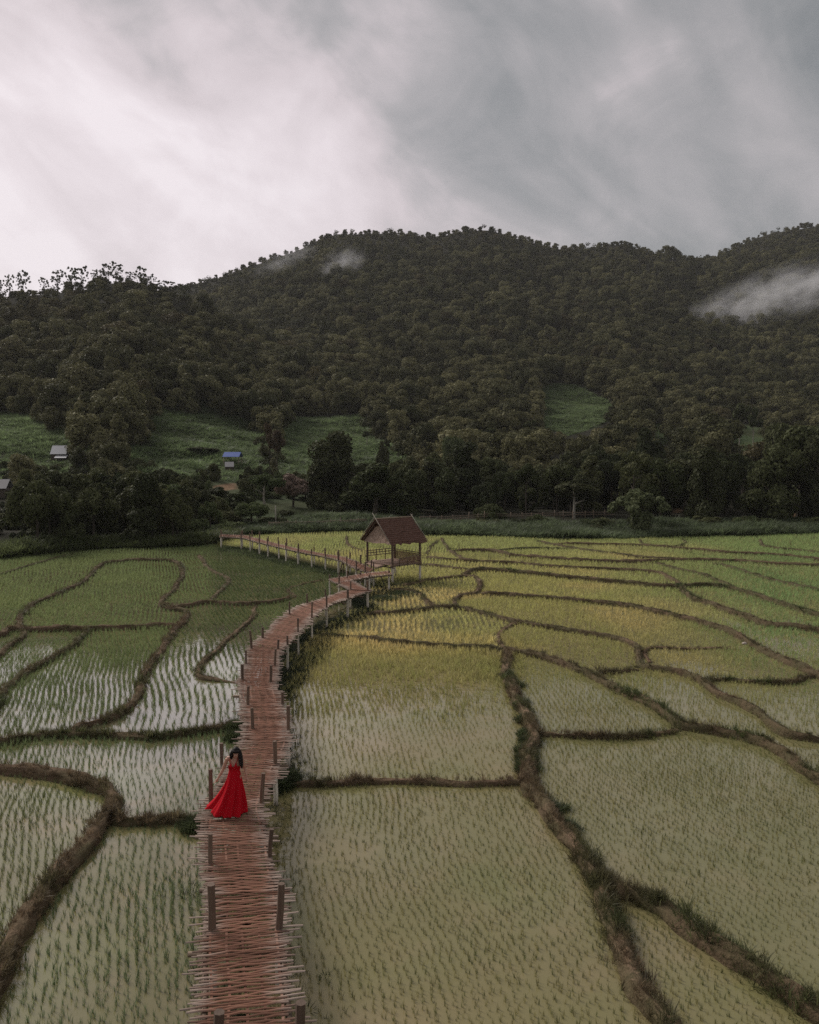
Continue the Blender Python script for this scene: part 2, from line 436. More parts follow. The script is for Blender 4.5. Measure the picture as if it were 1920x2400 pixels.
UU, YY = np.meshgrid(us, ys)
XX = (UU - U0) / F_PX * np.maximum(YY, 60.0)
ZZ = TZ(XX, YY)
nv, nu = UU.shape
ii = np.arange((nv - 1) * (nu - 1)); r_ = ii // (nu - 1); c_ = ii % (nu - 1)
a_ = r_ * nu + c_
tm = np_mesh('ground', np.stack([XX, YY, ZZ], -1).reshape(-1, 3), np.stack([a_, a_ + 1, a_ + 1 + nu, a_ + nu], 1))
xf, yf, zf = XX.ravel(), YY.ravel(), ZZ.ravel()
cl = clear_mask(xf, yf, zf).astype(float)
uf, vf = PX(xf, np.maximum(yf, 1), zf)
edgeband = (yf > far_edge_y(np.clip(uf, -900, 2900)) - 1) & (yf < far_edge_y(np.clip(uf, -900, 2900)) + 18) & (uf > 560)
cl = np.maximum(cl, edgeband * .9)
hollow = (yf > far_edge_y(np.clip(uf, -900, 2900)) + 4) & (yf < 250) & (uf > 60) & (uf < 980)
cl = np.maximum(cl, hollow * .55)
dt = np.zeros_like(cl)
for p in DIRT: dt = np.maximum(dt, (in_poly(uf, vf, p) & (yf > 90) & (yf < 330)).astype(float))
attr(tm, 'clear', cl); attr(tm, 'dirt', dt)
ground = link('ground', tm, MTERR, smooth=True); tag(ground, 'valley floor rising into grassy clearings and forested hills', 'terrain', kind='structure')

# ------------------------------------------------------------------ field bunds (traced centre lines, width, height, bare soil, green)
def T(pts, ox, oy, s): return [(ox + a * s, oy + b * s) for a, b in pts]
zb = lambda p: T(p, 1200, 1200, .41739)
z4 = lambda p: T(p, 640, 1300, .37101)
z5 = lambda p: T(p, 0, 1450, .32464)
zL = lambda p: T(p, 0, 1280, .4058)
z2 = lambda p: T(p, 950, 1200, .28986)
zf_ = lambda p: T(p, 0, 0, 1.11304)
BUNDS = [
 # pts, half width, height, soil, green, description
 (zf_([(-60, 2180), (-5, 2075), (35, 1985), (105, 1870), (165, 1795), (215, 1742), (236, 1708), (224, 1678), (188, 1655), (120, 1640), (60, 1632), (0, 1624), (-80, 1622), (-180, 1630)]), .36, .34, .55, .15, 'thick brown bund hooking round the paddy at the lower left'),
 (zf_([(225, 1722), (262, 1737), (295, 1734), (318, 1738), (340, 1731), (380, 1735), (430, 1742)]), .22, .22, .35, .45, 'thin grassy bund joining the hooked bund to the bridge below the woman'),
 (zf_([(-150, 1590), (0, 1567), (60, 1558), (120, 1553), (200, 1553), (300, 1556), (320, 1557), (400, 1548), (460, 1540), (520, 1530)]), .24, .26, .55, .45, 'straight grass bund running level to the bridge above the woman'),
 (z5([(500, 840), (600, 800), (820, 735), (940, 640), (1020, 500), (1100, 330), (1230, 140), (1300, 65), (1340, 0)]), .26, .30, .6, .15, 'brown bund slanting up from the level bund left of the bridge'),
 (z5([(-160, 800), (-40, 660), (0, 600), (60, 505), (200, 405), (400, 292), (560, 182), (612, 110), (615, 85)]), .26, .26, .15, .7, 'dark green bund slanting across the bright paddies at far left'),
 (zL([(-300, 560), (0, 522), (60, 490), (300, 490), (500, 492), (700, 490), (850, 482), (1000, 475), (1035, 470)]), .28, .34, .2, .15, 'dark brown level bund crossing the left paddies'),
 (z5([(-60, 330), (0, 280), (60, 212), (150, 150), (170, 100)]), .24, .24, .3, .4, 'short dark bund at the left edge under the level brown bund'),
 (zL([(1475, 355), (1462, 410), (1400, 470), (1330, 530), (1290, 575), (1200, 662), (1152, 738), (1160, 770), (1220, 782), (1370, 795)]), .24, .26, .8, .3, 'bare topped bund bending round the pocket paddy beside the bridge'),
 (zL([(100, 478), (130, 400), (200, 340), (350, 272), (480, 212), (560, 132), (620, 100), (700, 93), (760, 85), (900, 84), (1010, 95), (1052, 140), (1055, 190), (1000, 262), (940, 328), (960, 360), (1060, 380), (1087, 402), (1060, 440), (1020, 490), (985, 535)]), .30, .26, .4, .35, 'long curved bund framing the large left paddy below the forest'),
 (zL([(-250, 260), (0, 172), (150, 125), (360, 65), (430, 50)]), .26, .22, .1, .6, 'faint green bund at the upper left under the dark trees'),
 (zL([(1150, 55), (1200, 130), (1260, 165), (1322, 203), (1280, 255), (1200, 332)]), .28, .24, .3, .3, 'bent olive bund left of the far bridge'),
 (zL([(955, 352), (1080, 360), (1200, 336), (1400, 347), (1560, 337), (1640, 318), (1665, 305)]), .30, .34, .35, .2, 'brown bund level with the zigzag of the bridge'),
 (T([(590, 632), (650, 615), (600, 585), (600, 562), (660, 541), (800, 511), (895, 494)], 480, 1200, .32464), .16, .18, 1.0, .1, 'pale bare bund looping towards the bridge corner'),
 (zf_([(1440, 2230), (1390, 2156), (1340, 2082), (1302, 1985), (1280, 1890), (1268, 1862)]), .34, .34, .85, .35, 'bund with a bare orange footpath at the bottom right'),
 (zf_([(1282, 1880), (1245, 1832), (1200, 1772), (1150, 1712), (1108, 1655), (1112, 1602), (1122, 1560), (1100, 1500), (1076, 1450), (1066, 1400), (1068, 1380)]), .36, .38, .75, .35, 'broad overgrown bund with a pink soil path in the middle of the right fields'),
 (z4([(1480, 645), (1452, 592), (1420, 540), (1440, 492), (1500, 455), (1545, 436)]), .24, .26, 1.0, .2, 'short bare pink path bund curving at the top of the right fields'),
 (zf_([(1262, 1868), (1330, 1890), (1400, 1925), (1500, 1992), (1600, 2062), (1725, 2142), (1850, 2230)]), .36, .36, .4, .3, 'thick brown bund slanting down to the lower right corner'),
 (z4([(90, 1448), (180, 1460), (400, 1470), (600, 1456), (900, 1450), (1200, 1460), (1500, 1452), (1620, 1440)]), .20, .24, .7, .2, 'low brown bund crossing straight right of the woman'),
 (z4([(280, 520), (370, 530), (500, 535), (700, 550), (900, 575), (1100, 590), (1300, 600), (1450, 606)]), .24, .32, .45, .5, 'dark green bund along the top of the pale right paddy'),
 (zb([(-70, 790), (0, 800), (150, 822), (300, 872), (450, 942), (600, 1012), (720, 1072), (850, 1150), (950, 1212), (1100, 1242), (1300, 1282), (1430, 1322), (1550, 1382), (1650, 1472), (1725, 1532), (1900, 1660)]), .30, .36, .5, .4, 'long overgrown bund winding from the pink path to the right edge'),
 (zb([(120, 1255), (200, 1262), (400, 1270), (650, 1276), (850, 1256), (940, 1228)]), .18, .22, .55, .3, 'thin straight bund closing the tan paddy right of the path'),
 (z4([(560, 388), (610, 385), (800, 375), (950, 355), (1050, 340), (1200, 350), (1300, 375), (1400, 405), (1500, 432), (1620, 452)]) + zb([(100, 642), (200, 660), (400, 690), (550, 716), (660, 750), (705, 780), (712, 830), (740, 882), (900, 906), (1000, 932), (1090, 972), (1150, 1042), (1300, 1102), (1450, 1192), (1560, 1266), (1725, 1292), (1900, 1310)]), .28, .34, .4, .4, 'long dark bund stepping across the middle of the right fields'),
 (zb([(775, 850), (745, 800), (765, 775), (850, 770), (1000, 776), (1230, 770)]), .18, .18, 1.0, .1, 'little bare pink bund hooking off the middle of the right fields'),
 (zb([(490, 925), (520, 912), (600, 905), (720, 892)]), .16, .2, .4, .4, 'short thin bund between two long bunds on the right'),
 (zb([(1100, 985), (1120, 955), (1200, 950), (1400, 965), (1580, 965), (1640, 942), (1740, 935)]), .16, .2, .5, .4, 'thin wavy bund near the right edge'),
 (z4([(700, 225), (820, 235), (920, 255), (970, 300), (1020, 338)]), .26, .3, .5, .3, 'curved brown bund under the hut, left side of the round paddy'),
 (z4([(1160, 345), (1145, 295), (1200, 266), (1290, 242), (1312, 195), (1282, 152), (1200, 145), (1080, 155), (950, 175), (850, 200), (740, 205)]), .30, .3, .75, .25, 'reddish bund winding round the small paddy right of the hut'),
 (z4([(1290, 250), (1400, 260), (1510, 268)]) + zb([(0, 482), (150, 486), (300, 501), (500, 522), (700, 547), (900, 592), (1100, 642), (1230, 685), (1400, 782), (1550, 852), (1725, 932), (1900, 1000)]), .32, .36, .3, .35, 'long dark bund below the yellow strip on the right'),
 (z2([(470, 520), (560, 482), (700, 478), (850, 490)]) + zb([(0, 342), (200, 362), (400, 382), (600, 402), (800, 422), (930, 432), (1000, 482), (1150, 542), (1300, 592), (1430, 637), (1600, 657), (1725, 677), (1900, 700)]), .32, .36, .3, .4, 'dark bund above the yellow strip bending down to the right'),
 (zb([(930, 425), (1050, 420), (1200, 432), (1350, 472), (1500, 522), (1725, 592), (1900, 640)]), .32, .34, .15, .6, 'dark green bund forking off towards the right edge'),
 (z2([(110, 430), (250, 445), (400, 465), (520, 475), (570, 482)]), .24, .28, .3, .3, 'brown bund running right from the hut posts'),
 (z2([(130, 375), (250, 388), (500, 402), (700, 412), (860, 425)]) + zb([(0, 292), (200, 312), (500, 327), (750, 342), (850, 357), (920, 402), (945, 425)]), .28, .32, .2, .25, 'thin brown bund behind the hut curving down at right'),
 (z2([(290, 215), (330, 285), (380, 330), (450, 375), (520, 405)]), .26, .26, .35, .3, 'short brown bund slanting behind the hut roof'),
 (z2([(360, 322), (560, 322), (700, 325), (830, 350)]) + zb([(0, 252), (300, 272), (600, 287), (800, 282), (1000, 277), (1300, 287), (1500, 302), (1725, 312), (1900, 320)]), .32, .36, .15, .2, 'straight dark brown bund reaching the right edge far out'),
 (z2([(700, 325), (900, 305), (1100, 300), (1330, 305), (1330, 305)]), .26, .24, .05, .8, 'green bund with weeds in the far right fields'),
 (zb([(130, 167), (300, 202), (500, 232), (750, 262), (1000, 276)]), .30, .3, .1, .5, 'far bund slanting beneath the lone shrubby tree'),
 (zb([(250, 182), (480, 186), (700, 192), (1000, 212), (1200, 232), (1500, 247), (1725, 272), (1900, 285)]), .28, .3, .2, .2, 'farthest brown bund crossing the right fields'),
 (zb([(805, 288), (930, 326), (1050, 352), (1180, 402), (1250, 432)]), .26, .26, .2, .6, 'green bund slanting between two far bunds on the right'),
 (zb([(1120, 298), (1210, 312), (1400, 372), (1560, 412), (1725, 447), (1900, 490)]), .28, .28, .1, .6, 'weedy green bund in the far right corner of the fields'),
 (zb([(1395, 160), (1410, 195), (1500, 208), (1725, 232), (1900, 245)]), .26, .24, .1, .5, 'hooked bund in the farthest paddies at right'),
 (zb([(720, 160), (740, 185), (930, 196), (975, 175), (960, 160)]), .22, .2, .1, .5, 'tiny looped bund under the lone shrubby tree'),
 (zf_([(900, 1170), (910, 1150), (925, 1140)]), .2, .2, .3, .4, 'stub of bund behind the hut posts'),
 (T([(1020, 180), (1030, 230), (1080, 270), (1140, 285)], 480, 1200, .32464), .24, .24, .4, .3, 'brown bund bending behind the hut on its left'),
]
def resample(pts, step):
    P_ = [np.array(p, float) for p in pts]
    P_ = [2 * P_[0] - P_[1]] + P_ + [2 * P_[-1] - P_[-2]]
    o = []
    for i in range(1, len(P_) - 2):
        n = max(2, int(np.linalg.norm(P_[i + 1] - P_[i]) / step) + 1)
        for k in range(n):
            t = k / n
            o.append(.5 * ((2 * P_[i]) + (-P_[i - 1] + P_[i + 1]) * t + (2 * P_[i - 1] - 5 * P_[i] + 4 * P_[i + 1] - P_[i + 2]) * t * t + (-P_[i - 1] + 3 * P_[i] - 3 * P_[i + 1] + P_[i + 2]) * t ** 3))
    o.append(P_[-2]); return np.array(o)
BR_SPLIT = [(560, 3600), (560, 2900), (560, 2500), (575, 2250), (575, 2100), (570, 1990), (590, 1900), (625, 1800), (632, 1720), (622, 1640), (620, 1585), (640, 1545), (690, 1505), (760, 1450), (830, 1418), (842, 1402), (800, 1385), (820, 1372), (860, 1358), (780, 1330), (700, 1312), (600, 1290), (520, 1278), (470, 1272)]
bund_lines = []
tuft_pts = []
for bi, (pts, hw, ht, soil, green, lab) in enumerate(BUNDS):
    my_ = G(*pts[len(pts) // 2])[1]; hw *= .47 if my_ < 38 else .42; ht *= .92 if my_ < 38 else .85
    wp = [G(u, v) for u, v in pts]
    wp = [p for i, p in enumerate(wp) if i == 0 or math.dist(p, wp[i - 1]) > .15]
    line = resample(wp, .16 if wp[0][1] < 45 else .32)
    line[:, 0] += (vnoise(line[:, 0], line[:, 1], 1.3, 11) - .5) * .22; line[:, 1] += (vnoise(line[:, 0], line[:, 1], 1.3, 12) - .5) * .22
    bund_lines.append((line, hw))
    tg = np.gradient(line, axis=0); tg /= np.linalg.norm(tg, axis=1)[:, None] + 1e-9
    nm = np.stack([-tg[:, 1], tg[:, 0]], 1)
    prof = [(-1.7, -.25, 0), (-1.4, .10, 0), (-1.15, .55, 0), (-.85, .92, .2), (-.3, .97, 1), (.3, .99, 1), (.85, .90, .2), (1.15, .55, 0), (1.4, .10, 0), (1.7, -.25, 0)]
    n = len(line); K = len(prof)
    V = np.zeros((n, K, 3)); tp = np.zeros((n, K))
    for k, (a, h, t_) in enumerate(prof):
        wn = hw * (.50 + .95 * vnoise(line[:, 0] + k * 3.1, line[:, 1], .5, k)) * (1 + .25 * (vnoise(line[:, 0], line[:, 1], 3.0, 31) - .5))
        V[:, k, :2] = line + nm * (a * wn)[:, None]
        hn = ht * (.62 + .8 * vnoise(line[:, 0] + k * .4, line[:, 1] + k * 1.7, .5, k + 20)) * (1 - .35 * soil)
        endt = np.minimum(np.minimum(np.arange(n), np.arange(n)[::-1]) / 4.0, 1)
        V[:, k, 2] = (h * hn if h > 0 else h * .8) * (.35 + .65 * endt)
        tp[:, k] = t_
    ii = np.arange((n - 1) * (K - 1)); rr_ = ii // (K - 1); cc_ = ii % (K - 1); a0 = rr_ * K + cc_
    me = np_mesh('earth_bund', V.reshape(-1, 3), np.stack([a0, a0 + 1, a0 + 1 + K, a0 + K], 1))
    attr(me, 'top', tp.ravel()); attr(me, 'soil', np.full(n * K, soil)); attr(me, 'green', np.full(n * K, green))
    o = link('earth_bund', me, MB_UND, smooth=True); tag(o, lab, 'bund', 'earth bunds between the paddies', 'structure')
    # tuft places
    seg = np.linalg.norm(np.diff(line, axis=0), axis=1).sum(); my = line[:, 1].mean()
    nt_ = int(seg * (92 if my < 30 else 46 if my < 60 else 13))
    if nt_:
        i_ = rng.integers(0, n, nt_); off = rng.normal(0, .72, nt_) * hw
        off = np.where((np.abs(off) < .55 * hw) & (rng.random(nt_) < soil * .85), np.sign(off) * hw * rng.uniform(.8, 1.5, nt_), off)
        x = line[i_, 0] + nm[i_, 0] * off + rng.normal(0, .05, nt_); y = line[i_, 1] + nm[i_, 1] * off + rng.normal(0, .05, nt_)
        z = ht * np.clip(1 - (np.abs(off) / (1.35 * hw)) ** 2, 0, 1) * .9
        cl2 = fnoise(x, y, .9, 72, 2); kp = (cl2 > .40) | (rng.random(nt_) < .25)
        for q in np.nonzero(kp)[0]: tuft_pts.append((x[q], y[q], z[q], green, my))

# ------------------------------------------------------------------ paddies: the cells between the bunds
X0, X1, Y0_, Y1_, CS = -72.0, 72.0, 8.0, 122.0, .25
nx, ny = int((X1 - X0) / CS), int((Y1_ - Y0_) / CS)
gx = X0 + (np.arange(nx) + .5) * CS; gy = Y0_ + (np.arange(ny) + .5) * CS
GX, GY = np.meshgrid(gx, gy)
GU = U0 + F_PX * GX / GY
wide = (GY < far_edge_y(GU) + 1.0) & (np.abs(GX) < GY * .66 + 10)
inside = (GY < far_edge_y(GU)) & (GY > 11.0) & (np.abs(GX) < GY * .525 + .8)
block = np.zeros((ny, nx), bool); noplant = np.zeros((ny, nx), bool)
for line, hw in bund_lines:
    for q in resample(line[::3] if len(line) > 8 else line, .12):
        j = int((q[0] - X0) / CS); i = int((q[1] - Y0_) / CS)
        if 1 <= i < ny - 1 and 1 <= j < nx - 1: block[i - 1:i + 2, j - 1:j + 2] = True; noplant[i, j] = True
for q in resample([G(u, v) for u, v in BR_SPLIT], .1):      # the bridge keeps left and right fields apart
    j = int((q[0] - X0) / CS); i = int((q[1] - Y0_) / CS)
    if 5 <= i < ny - 5 and 5 <= j < nx - 5: block[i - 3:i + 4, j - 3:j + 4] = True; noplant[i - 2:i + 3, j - 2:j + 3] = True
free = inside & ~block
lab_ = np.where(free, np.arange(ny * nx).reshape(ny, nx) + 1, 0)
for it in range(4000):
    old = lab_
    m_ = lab_.copy()
    m_[1:] = np.maximum(m_[1:], lab_[:-1]); m_[:-1] = np.maximum(m_[:-1], lab_[1:])
    m_[:, 1:] = np.maximum(m_[:, 1:], lab_[:, :-1]); m_[:, :-1] = np.maximum(m_[:, :-1], lab_[:, 1:])
    m_ = np.where(free, m_, 0)
    # pointer jumping: a cell takes the label of the cell its label names
    flat = m_.ravel(); nz = flat > 0
    flat2 = flat.copy(); flat2[nz] = np.maximum(flat[nz], flat[flat[nz] - 1]); lab_ = flat2.reshape(ny, nx)
    if (lab_ == old).all(): break
ids, cnt = np.unique(lab_[lab_ > 0], return_counts=True)
keep = ids[cnt > 40]
comp = np.zeros((ny, nx), np.int32)
for k, c in enumerate(keep): comp[lab_ == c] = k + 1
ncomp = len(keep)
full = comp.copy()
for it in range(64):
    g2 = full.copy()
    for sl_a, sl_b in (((slice(1, None), slice(None)), (slice(None, -1), slice(None))), ((slice(None, -1), slice(None)), (slice(1, None), slice(None))),
                       ((slice(None), slice(1, None)), (slice(None), slice(None, -1))), ((slice(None), slice(None, -1)), (slice(None), slice(1, None)))):
        e = (g2[sl_a] == 0) & wide[sl_a]
        t_ = g2[sl_a]; t_[e] = full[sl_b][e]
    full = g2
print('paddies', ncomp)
clevel = np.concatenate([[0], rng.uniform(-.03, .06, ncomp)])
def bridge_x(y):       # the bridge's run, for telling left fields from right
    return np.interp(y, [10, 14, 18, 22, 27, 31, 36, 40, 46, 52, 60, 68, 80, 90], [-3.3, -4.2, -4.4, -3.9, -5.0, -6.2, -6.6, -6.6, -5.5, -4.2, -4.0, -8, -16, -20])
for k in range(1, ncomp + 1):
    msk = full == k
    rows_, cols_ = np.nonzero(msk)
    if len(rows_) == 0: continue
    V = []; Fq = []
    for i in range(rows_.min(), rows_.max() + 1):
        js = np.nonzero(msk[i])[0]
        if len(js) == 0: continue
        br = np.nonzero(np.diff(js) > 1)[0]
        st = np.concatenate([[js[0]], js[br + 1]]); en = np.concatenate([js[br], [js[-1]]])
        for s_, e_ in zip(st, en):
            b = len(V); x0 = X0 + s_ * CS; x1 = X0 + (e_ + 1) * CS; y0 = Y0_ + i * CS; y1 = y0 + CS
            V += [(x0, y0, clevel[k]), (x1, y0, clevel[k]), (x1, y1, clevel[k]), (x0, y1, clevel[k])]; Fq.append((b, b + 1, b + 2, b + 3))
    me = np_mesh('paddy_water', np.array(V), np.array(Fq))
    V = np.array(V); cx_, cy_ = GX[msk].mean(), GY[msk].mean()
    left = cx_ < bridge_x(cy_)
    mud = (.30 if cy_ > 19 else .6) if left else (.95 if cy_ < 34 else .72 if cy_ < 50 else .5)
    attr(me, 'mud', np.clip(mud + (fnoise(V[:, 0], V[:, 1], 6, 40) - .5) * .35, 0, 1))
    alg = 0.0 if left else (.7 if cx_ > 5 and cy_ < 36 else .25 if cx_ > 2 else .1); attr(me, 'algae', np.clip(alg + (fnoise(V[:, 0], V[:, 1], 5, 43) - .5) * .5 * (alg > 0), 0, 1))
    side = 'left of' if left else 'right of'
    dist_ = 'nearest the camera' if cy_ < 24 else 'in the middle distance' if cy_ < 50 else 'far out towards the hills'
    o = link('paddy_water', me, MW)
    tag(o, 'flooded rice paddy %s the bridge, %s' % (side, dist_), 'paddy', 'flooded paddies', 'structure')

# ------------------------------------------------------------------ scatter with geometry nodes
def scatter(name, pos, scl, rot, tint, protos, pick, extra=None, parent=None):
    col = bpy.data.collections.new(name + '_kinds')
    for q, ob in enumerate(protos): ob.name = '%s_kind_%02d' % (name, q); col.objects.link(ob)
    me = bpy.data.meshes.new(name); pos = np.asarray(pos, np.float32)
    me.vertices.add(len(pos)); me.vertices.foreach_set('co', pos.ravel())
    attr(me, 'scl', scl, typ='FLOAT_VECTOR'); attr(me, 'rot', rot, typ='FLOAT_VECTOR')
    if tint is not None: attr(me, 'tint', tint, typ='FLOAT_VECTOR')
    for k_, v_ in (extra or {}).items(): attr(me, k_, v_)
    a = me.attributes.new('pick', 'INT', 'POINT'); a.data.foreach_set('value', np.asarray(pick, np.int32))
    o = link(name, me, None, parent)
    ng = bpy.data.node_groups.new(name + '_scatter', 'GeometryNodeTree')
    ng.interface.new_socket('Geometry', in_out='INPUT', socket_type='NodeSocketGeometry'); ng.interface.new_socket('Geometry', in_out='OUTPUT', socket_type='NodeSocketGeometry')
    gi = ng.nodes.new('NodeGroupInput'); go = ng.nodes.new('NodeGroupOutput')
    ci = ng.nodes.new('GeometryNodeCollectionInfo'); ci.inputs['Collection'].default_value = col
    ci.inputs['Separate Children'].default_value = True; ci.inputs['Reset Children'].default_value = True
    inst = ng.nodes.new('GeometryNodeInstanceOnPoints'); inst.inputs['Pick Instance'].default_value = True
    def na(nm, typ):
        n = ng.nodes.new('GeometryNodeInputNamedAttribute'); n.data_type = typ; n.inputs['Name'].default_value = nm; return [x for x in n.outputs if x.name == 'Attribute' and x.enabled][0]
    ng.links.new(gi.outputs[0], inst.inputs['Points']); ng.links.new(ci.outputs[0], inst.inputs['Instance'])
    ng.links.new(na('pick', 'INT'), inst.inputs['Instance Index'])
    ng.links.new(na('rot', 'FLOAT_VECTOR'), inst.inputs['Rotation']); ng.links.new(na('scl', 'FLOAT_VECTOR'), inst.inputs['Scale'])
    ng.links.new(inst.outputs[0], go.inputs[0])
    md = o.modifiers.new('scatter', 'NODES'); md.node_group = ng
    return o
def blade_tuft(name, mat, n, h, spread, wid, lean, seed):
    """n curved blades from one root; unit height about h"""
    r = random.Random(seed); V = []; Fq = []
    for k in range(n):
        a = r.uniform(0, 2 * math.pi); hh = h * r.uniform(.6, 1.1); ln = lean * r.uniform(.3, 1.2); b = len(V)
        px, py = math.cos(a) * spread * r.random(), math.sin(a) * spread * r.random()
        fx, fy = math.cos(a + r.uniform(-.6, .6)), math.sin(a + r.uniform(-.6, .6)); sx, sy = -fy * wid / 2, fx * wid / 2
        for t, ww in ((0, 1), (.55, .8), (1, .12)):
            l_ = ln * t * t; x = px + fx * l_; y = py + fy * l_; z = hh * (t - .25 * t * t * ln / max(h, .01))
            V += [(x - sx * ww, y - sy * ww, z), (x + sx * ww, y + sy * ww, z)]
        Fq += [(b, b + 1, b + 3, b + 2), (b + 2, b + 3, b + 5, b + 4)]
    me = np_mesh(name, np.array(V), np.array(Fq)); me.materials.append(mat)
    return bpy.data.objects.new(name, me)

# rice: planted in wavering rows inside every paddy
rp, rs, rt, rk = [], [], [], []
def lerp(a, b, t): return np.asarray(a)[None, :] * (1 - t[:, None]) + np.asarray(b)[None, :] * t[:, None]
for k in range(1, ncomp + 1):
    msk = (full == k) & (np.abs(GX) < GY * .53 + 4)
    xs_, ys_ = GX[msk], GY[msk]; cx_, cy_ = GX[comp == k].mean(), GY[comp == k].mean()
    left = cx_ < bridge_x(cy_)
    ang = R(17 + rng.uniform(-4, 4)) if left else R(4 + rng.uniform(-3, 7))
    far = np.clip((cy_ - 26) / 50, 0, 1)
    row, sp_ = (.18, .09) if left else (.175, .085)
    row *= 1 + .65 * far; sp_ *= 1 + 1.6 * far
    ca, sa = math.cos(ang), math.sin(ang)
    # row frame: t runs along the row (away from the camera), s across the rows
    tt = -xs_ * sa + ys_ * ca; ss = xs_ * ca + ys_ * sa
    S, T_ = np.meshgrid(np.arange(ss.min(), ss.max(), row), np.arange(tt.min(), tt.max(), sp_))
    S = S.ravel(); T_ = T_.ravel()
    S = S + (fnoise(S * .35, T_, 5.0, k % 9, 2) - .5) * row * 4.2 + rng.normal(0, .03, len(S)); T_ = T_ + rng.normal(0, sp_ * .3, len(T_))
    x = S * ca - T_ * sa; y = S * sa + T_ * ca
    j = ((x - X0) / CS).astype(int); i = ((y - Y0_) / CS).astype(int)
    ok = (i >= 0) & (i < ny) & (j >= 0) & (j < nx)
    ok[ok] = (full[i[ok], j[ok]] == k) & ~noplant[i[ok], j[ok]]
    ok &= np.abs(x) < y * .53 + 3.5
    ok &= rng.random(len(x)) < (.80 + .9 * (fnoise(x, y, 2.2, 50 + k % 7) - .5)).clip(0, 1)
    x, y = x[ok], y[ok]
    if len(x) == 0: continue
    u = U0 + F_PX * x / y; v = VH + F_PX * CZ / y
    n1 = fnoise(x, y, 7, 60); n2 = vnoise(x, y, 1.6, 61); tone = rng.uniform(-.5, .5)
    if left:
        near = np.clip((y - 18) / 30, 0, 1)
        c = lerp((.060, .094, .048), (.125, .175, .072), near)
        c = c * (1 - .35 * n1[:, None]) + lerp((.18, .175, .075), (.25, .24, .10), near) * (.38 * n1[:, None])
        h = (.16 + .07 * near) * (1 + .2 * tone) * (.45 + 1.1 * n1)
        dk = np.clip((u - 470) / 40, 0, 1) * np.clip((y - 46) / 6, 0, 1); c = c * (1 - .45 * dk[:, None]); h = h * (1 + .35 * dk)
        d2 = np.clip((u - 395) / 30, 0, 1) * np.clip((610 - u) / 30, 0, 1) * np.clip((y - 36) / 3, 0, 1) * np.clip((52 - y) / 3, 0, 1); c = c * (1 - .3 * d2[:, None])
        if cy_ < 24 and cx_ < -9: c = c * .6 + np.array((.11, .105, .045)) * .4
    else:
        near = np.clip((y - 20) / 28, 0, 1)
        c = lerp((.085, .092, .036), (.275, .265, .098), near)
        g_ = np.clip((u - 1350) / 450, 0, 1) * np.clip((y - 24) / 20, 0, 1)
        c = c * (1 - g_[:, None]) + np.array((.145, .205, .080)) * g_[:, None]
        yel = np.clip((n1 - .5) * 3.2, 0, 1) * np.clip((y - 26) / 14, 0, 1) * (1 - .7 * g_)
        c = c * (1 - .6 * yel[:, None]) + np.array((.50, .36, .17)) * (.6 * yel[:, None])
        fr = np.clip((y - 66) / 20, 0, 1); c = c * (1 - .5 * fr[:, None]) + np.array((.195, .245, .09)) * (.5 * fr[:, None])
        h = .120 + .11 * near
        tall = (v > 1490) & (v + rng.normal(0, 26, len(v)) < 1640 - 0.06 * (u - 900) + 260 * (fnoise(x, y, 4.5, 64) - .5) - 30 * (n2 - .5)) & (v > 1490) & (u < 1230); h = np.where(tall, h * 1.5, h)
        thin = ~tall & (v > 1490) & (v < 1850) & (u < 1230) & (rng.random(len(v)) < .8); h = np.where(thin, .11, h); c = np.where(thin[:, None], c * .6 + np.array((.17, .165, .075)) * .4, c)
    c = c * (1.5 + .3 * tone)
    if not left:
        pal = rng.random(len(x)) < .55 * np.clip(1.4 - y / 60, .15, 1); c = np.where(pal[:, None], c * .35 + np.array((.33, .29, .135)) * .65, c)
    if not left: c = np.minimum(c * (1 + .30 * np.clip((y - 27) / 8, 0, 1) * np.clip(1.6 - y / 80, .5, 1))[:, None], .78)
    h = h * (.75 + .5 * rng.random(len(x))) * (.85 + .3 * n2)
    wd = h * ((1 + .5 * far) if left else (1 + .7 * far)) * rng.uniform(.85, 1.2, len(x))
    rp.append(np.stack([x, y, np.full(len(x), clevel[k] - .02)], 1)); rs.append(np.stack([wd, wd, h], 1)); rt.append(c)
    rk.append(rng.integers(0, 4, len(x)))
rp = np.concatenate(rp); rs = np.concatenate(rs); rt = np.concatenate(rt); rk = np.concatenate(rk)
print('rice', len(rp))
rot = np.zeros_like(rp); rot[:, 2] = rng.uniform(0, 6.28, len(rp)); rot[:, 0] = rng.normal(0, .07, len(rp)); rot[:, 1] = rng.normal(0, .07, len(rp))
protos = [blade_tuft('rice', MRICE, 9, 1.0, .16, .05, .34, 100 + q) for q in range(4)]
rice = scatter('rice_seedlings', rp, rs, rot, rt, protos, rk)
tag(rice, 'young green rice seedlings planted in rows in the flooded paddies', 'rice', kind='stuff')

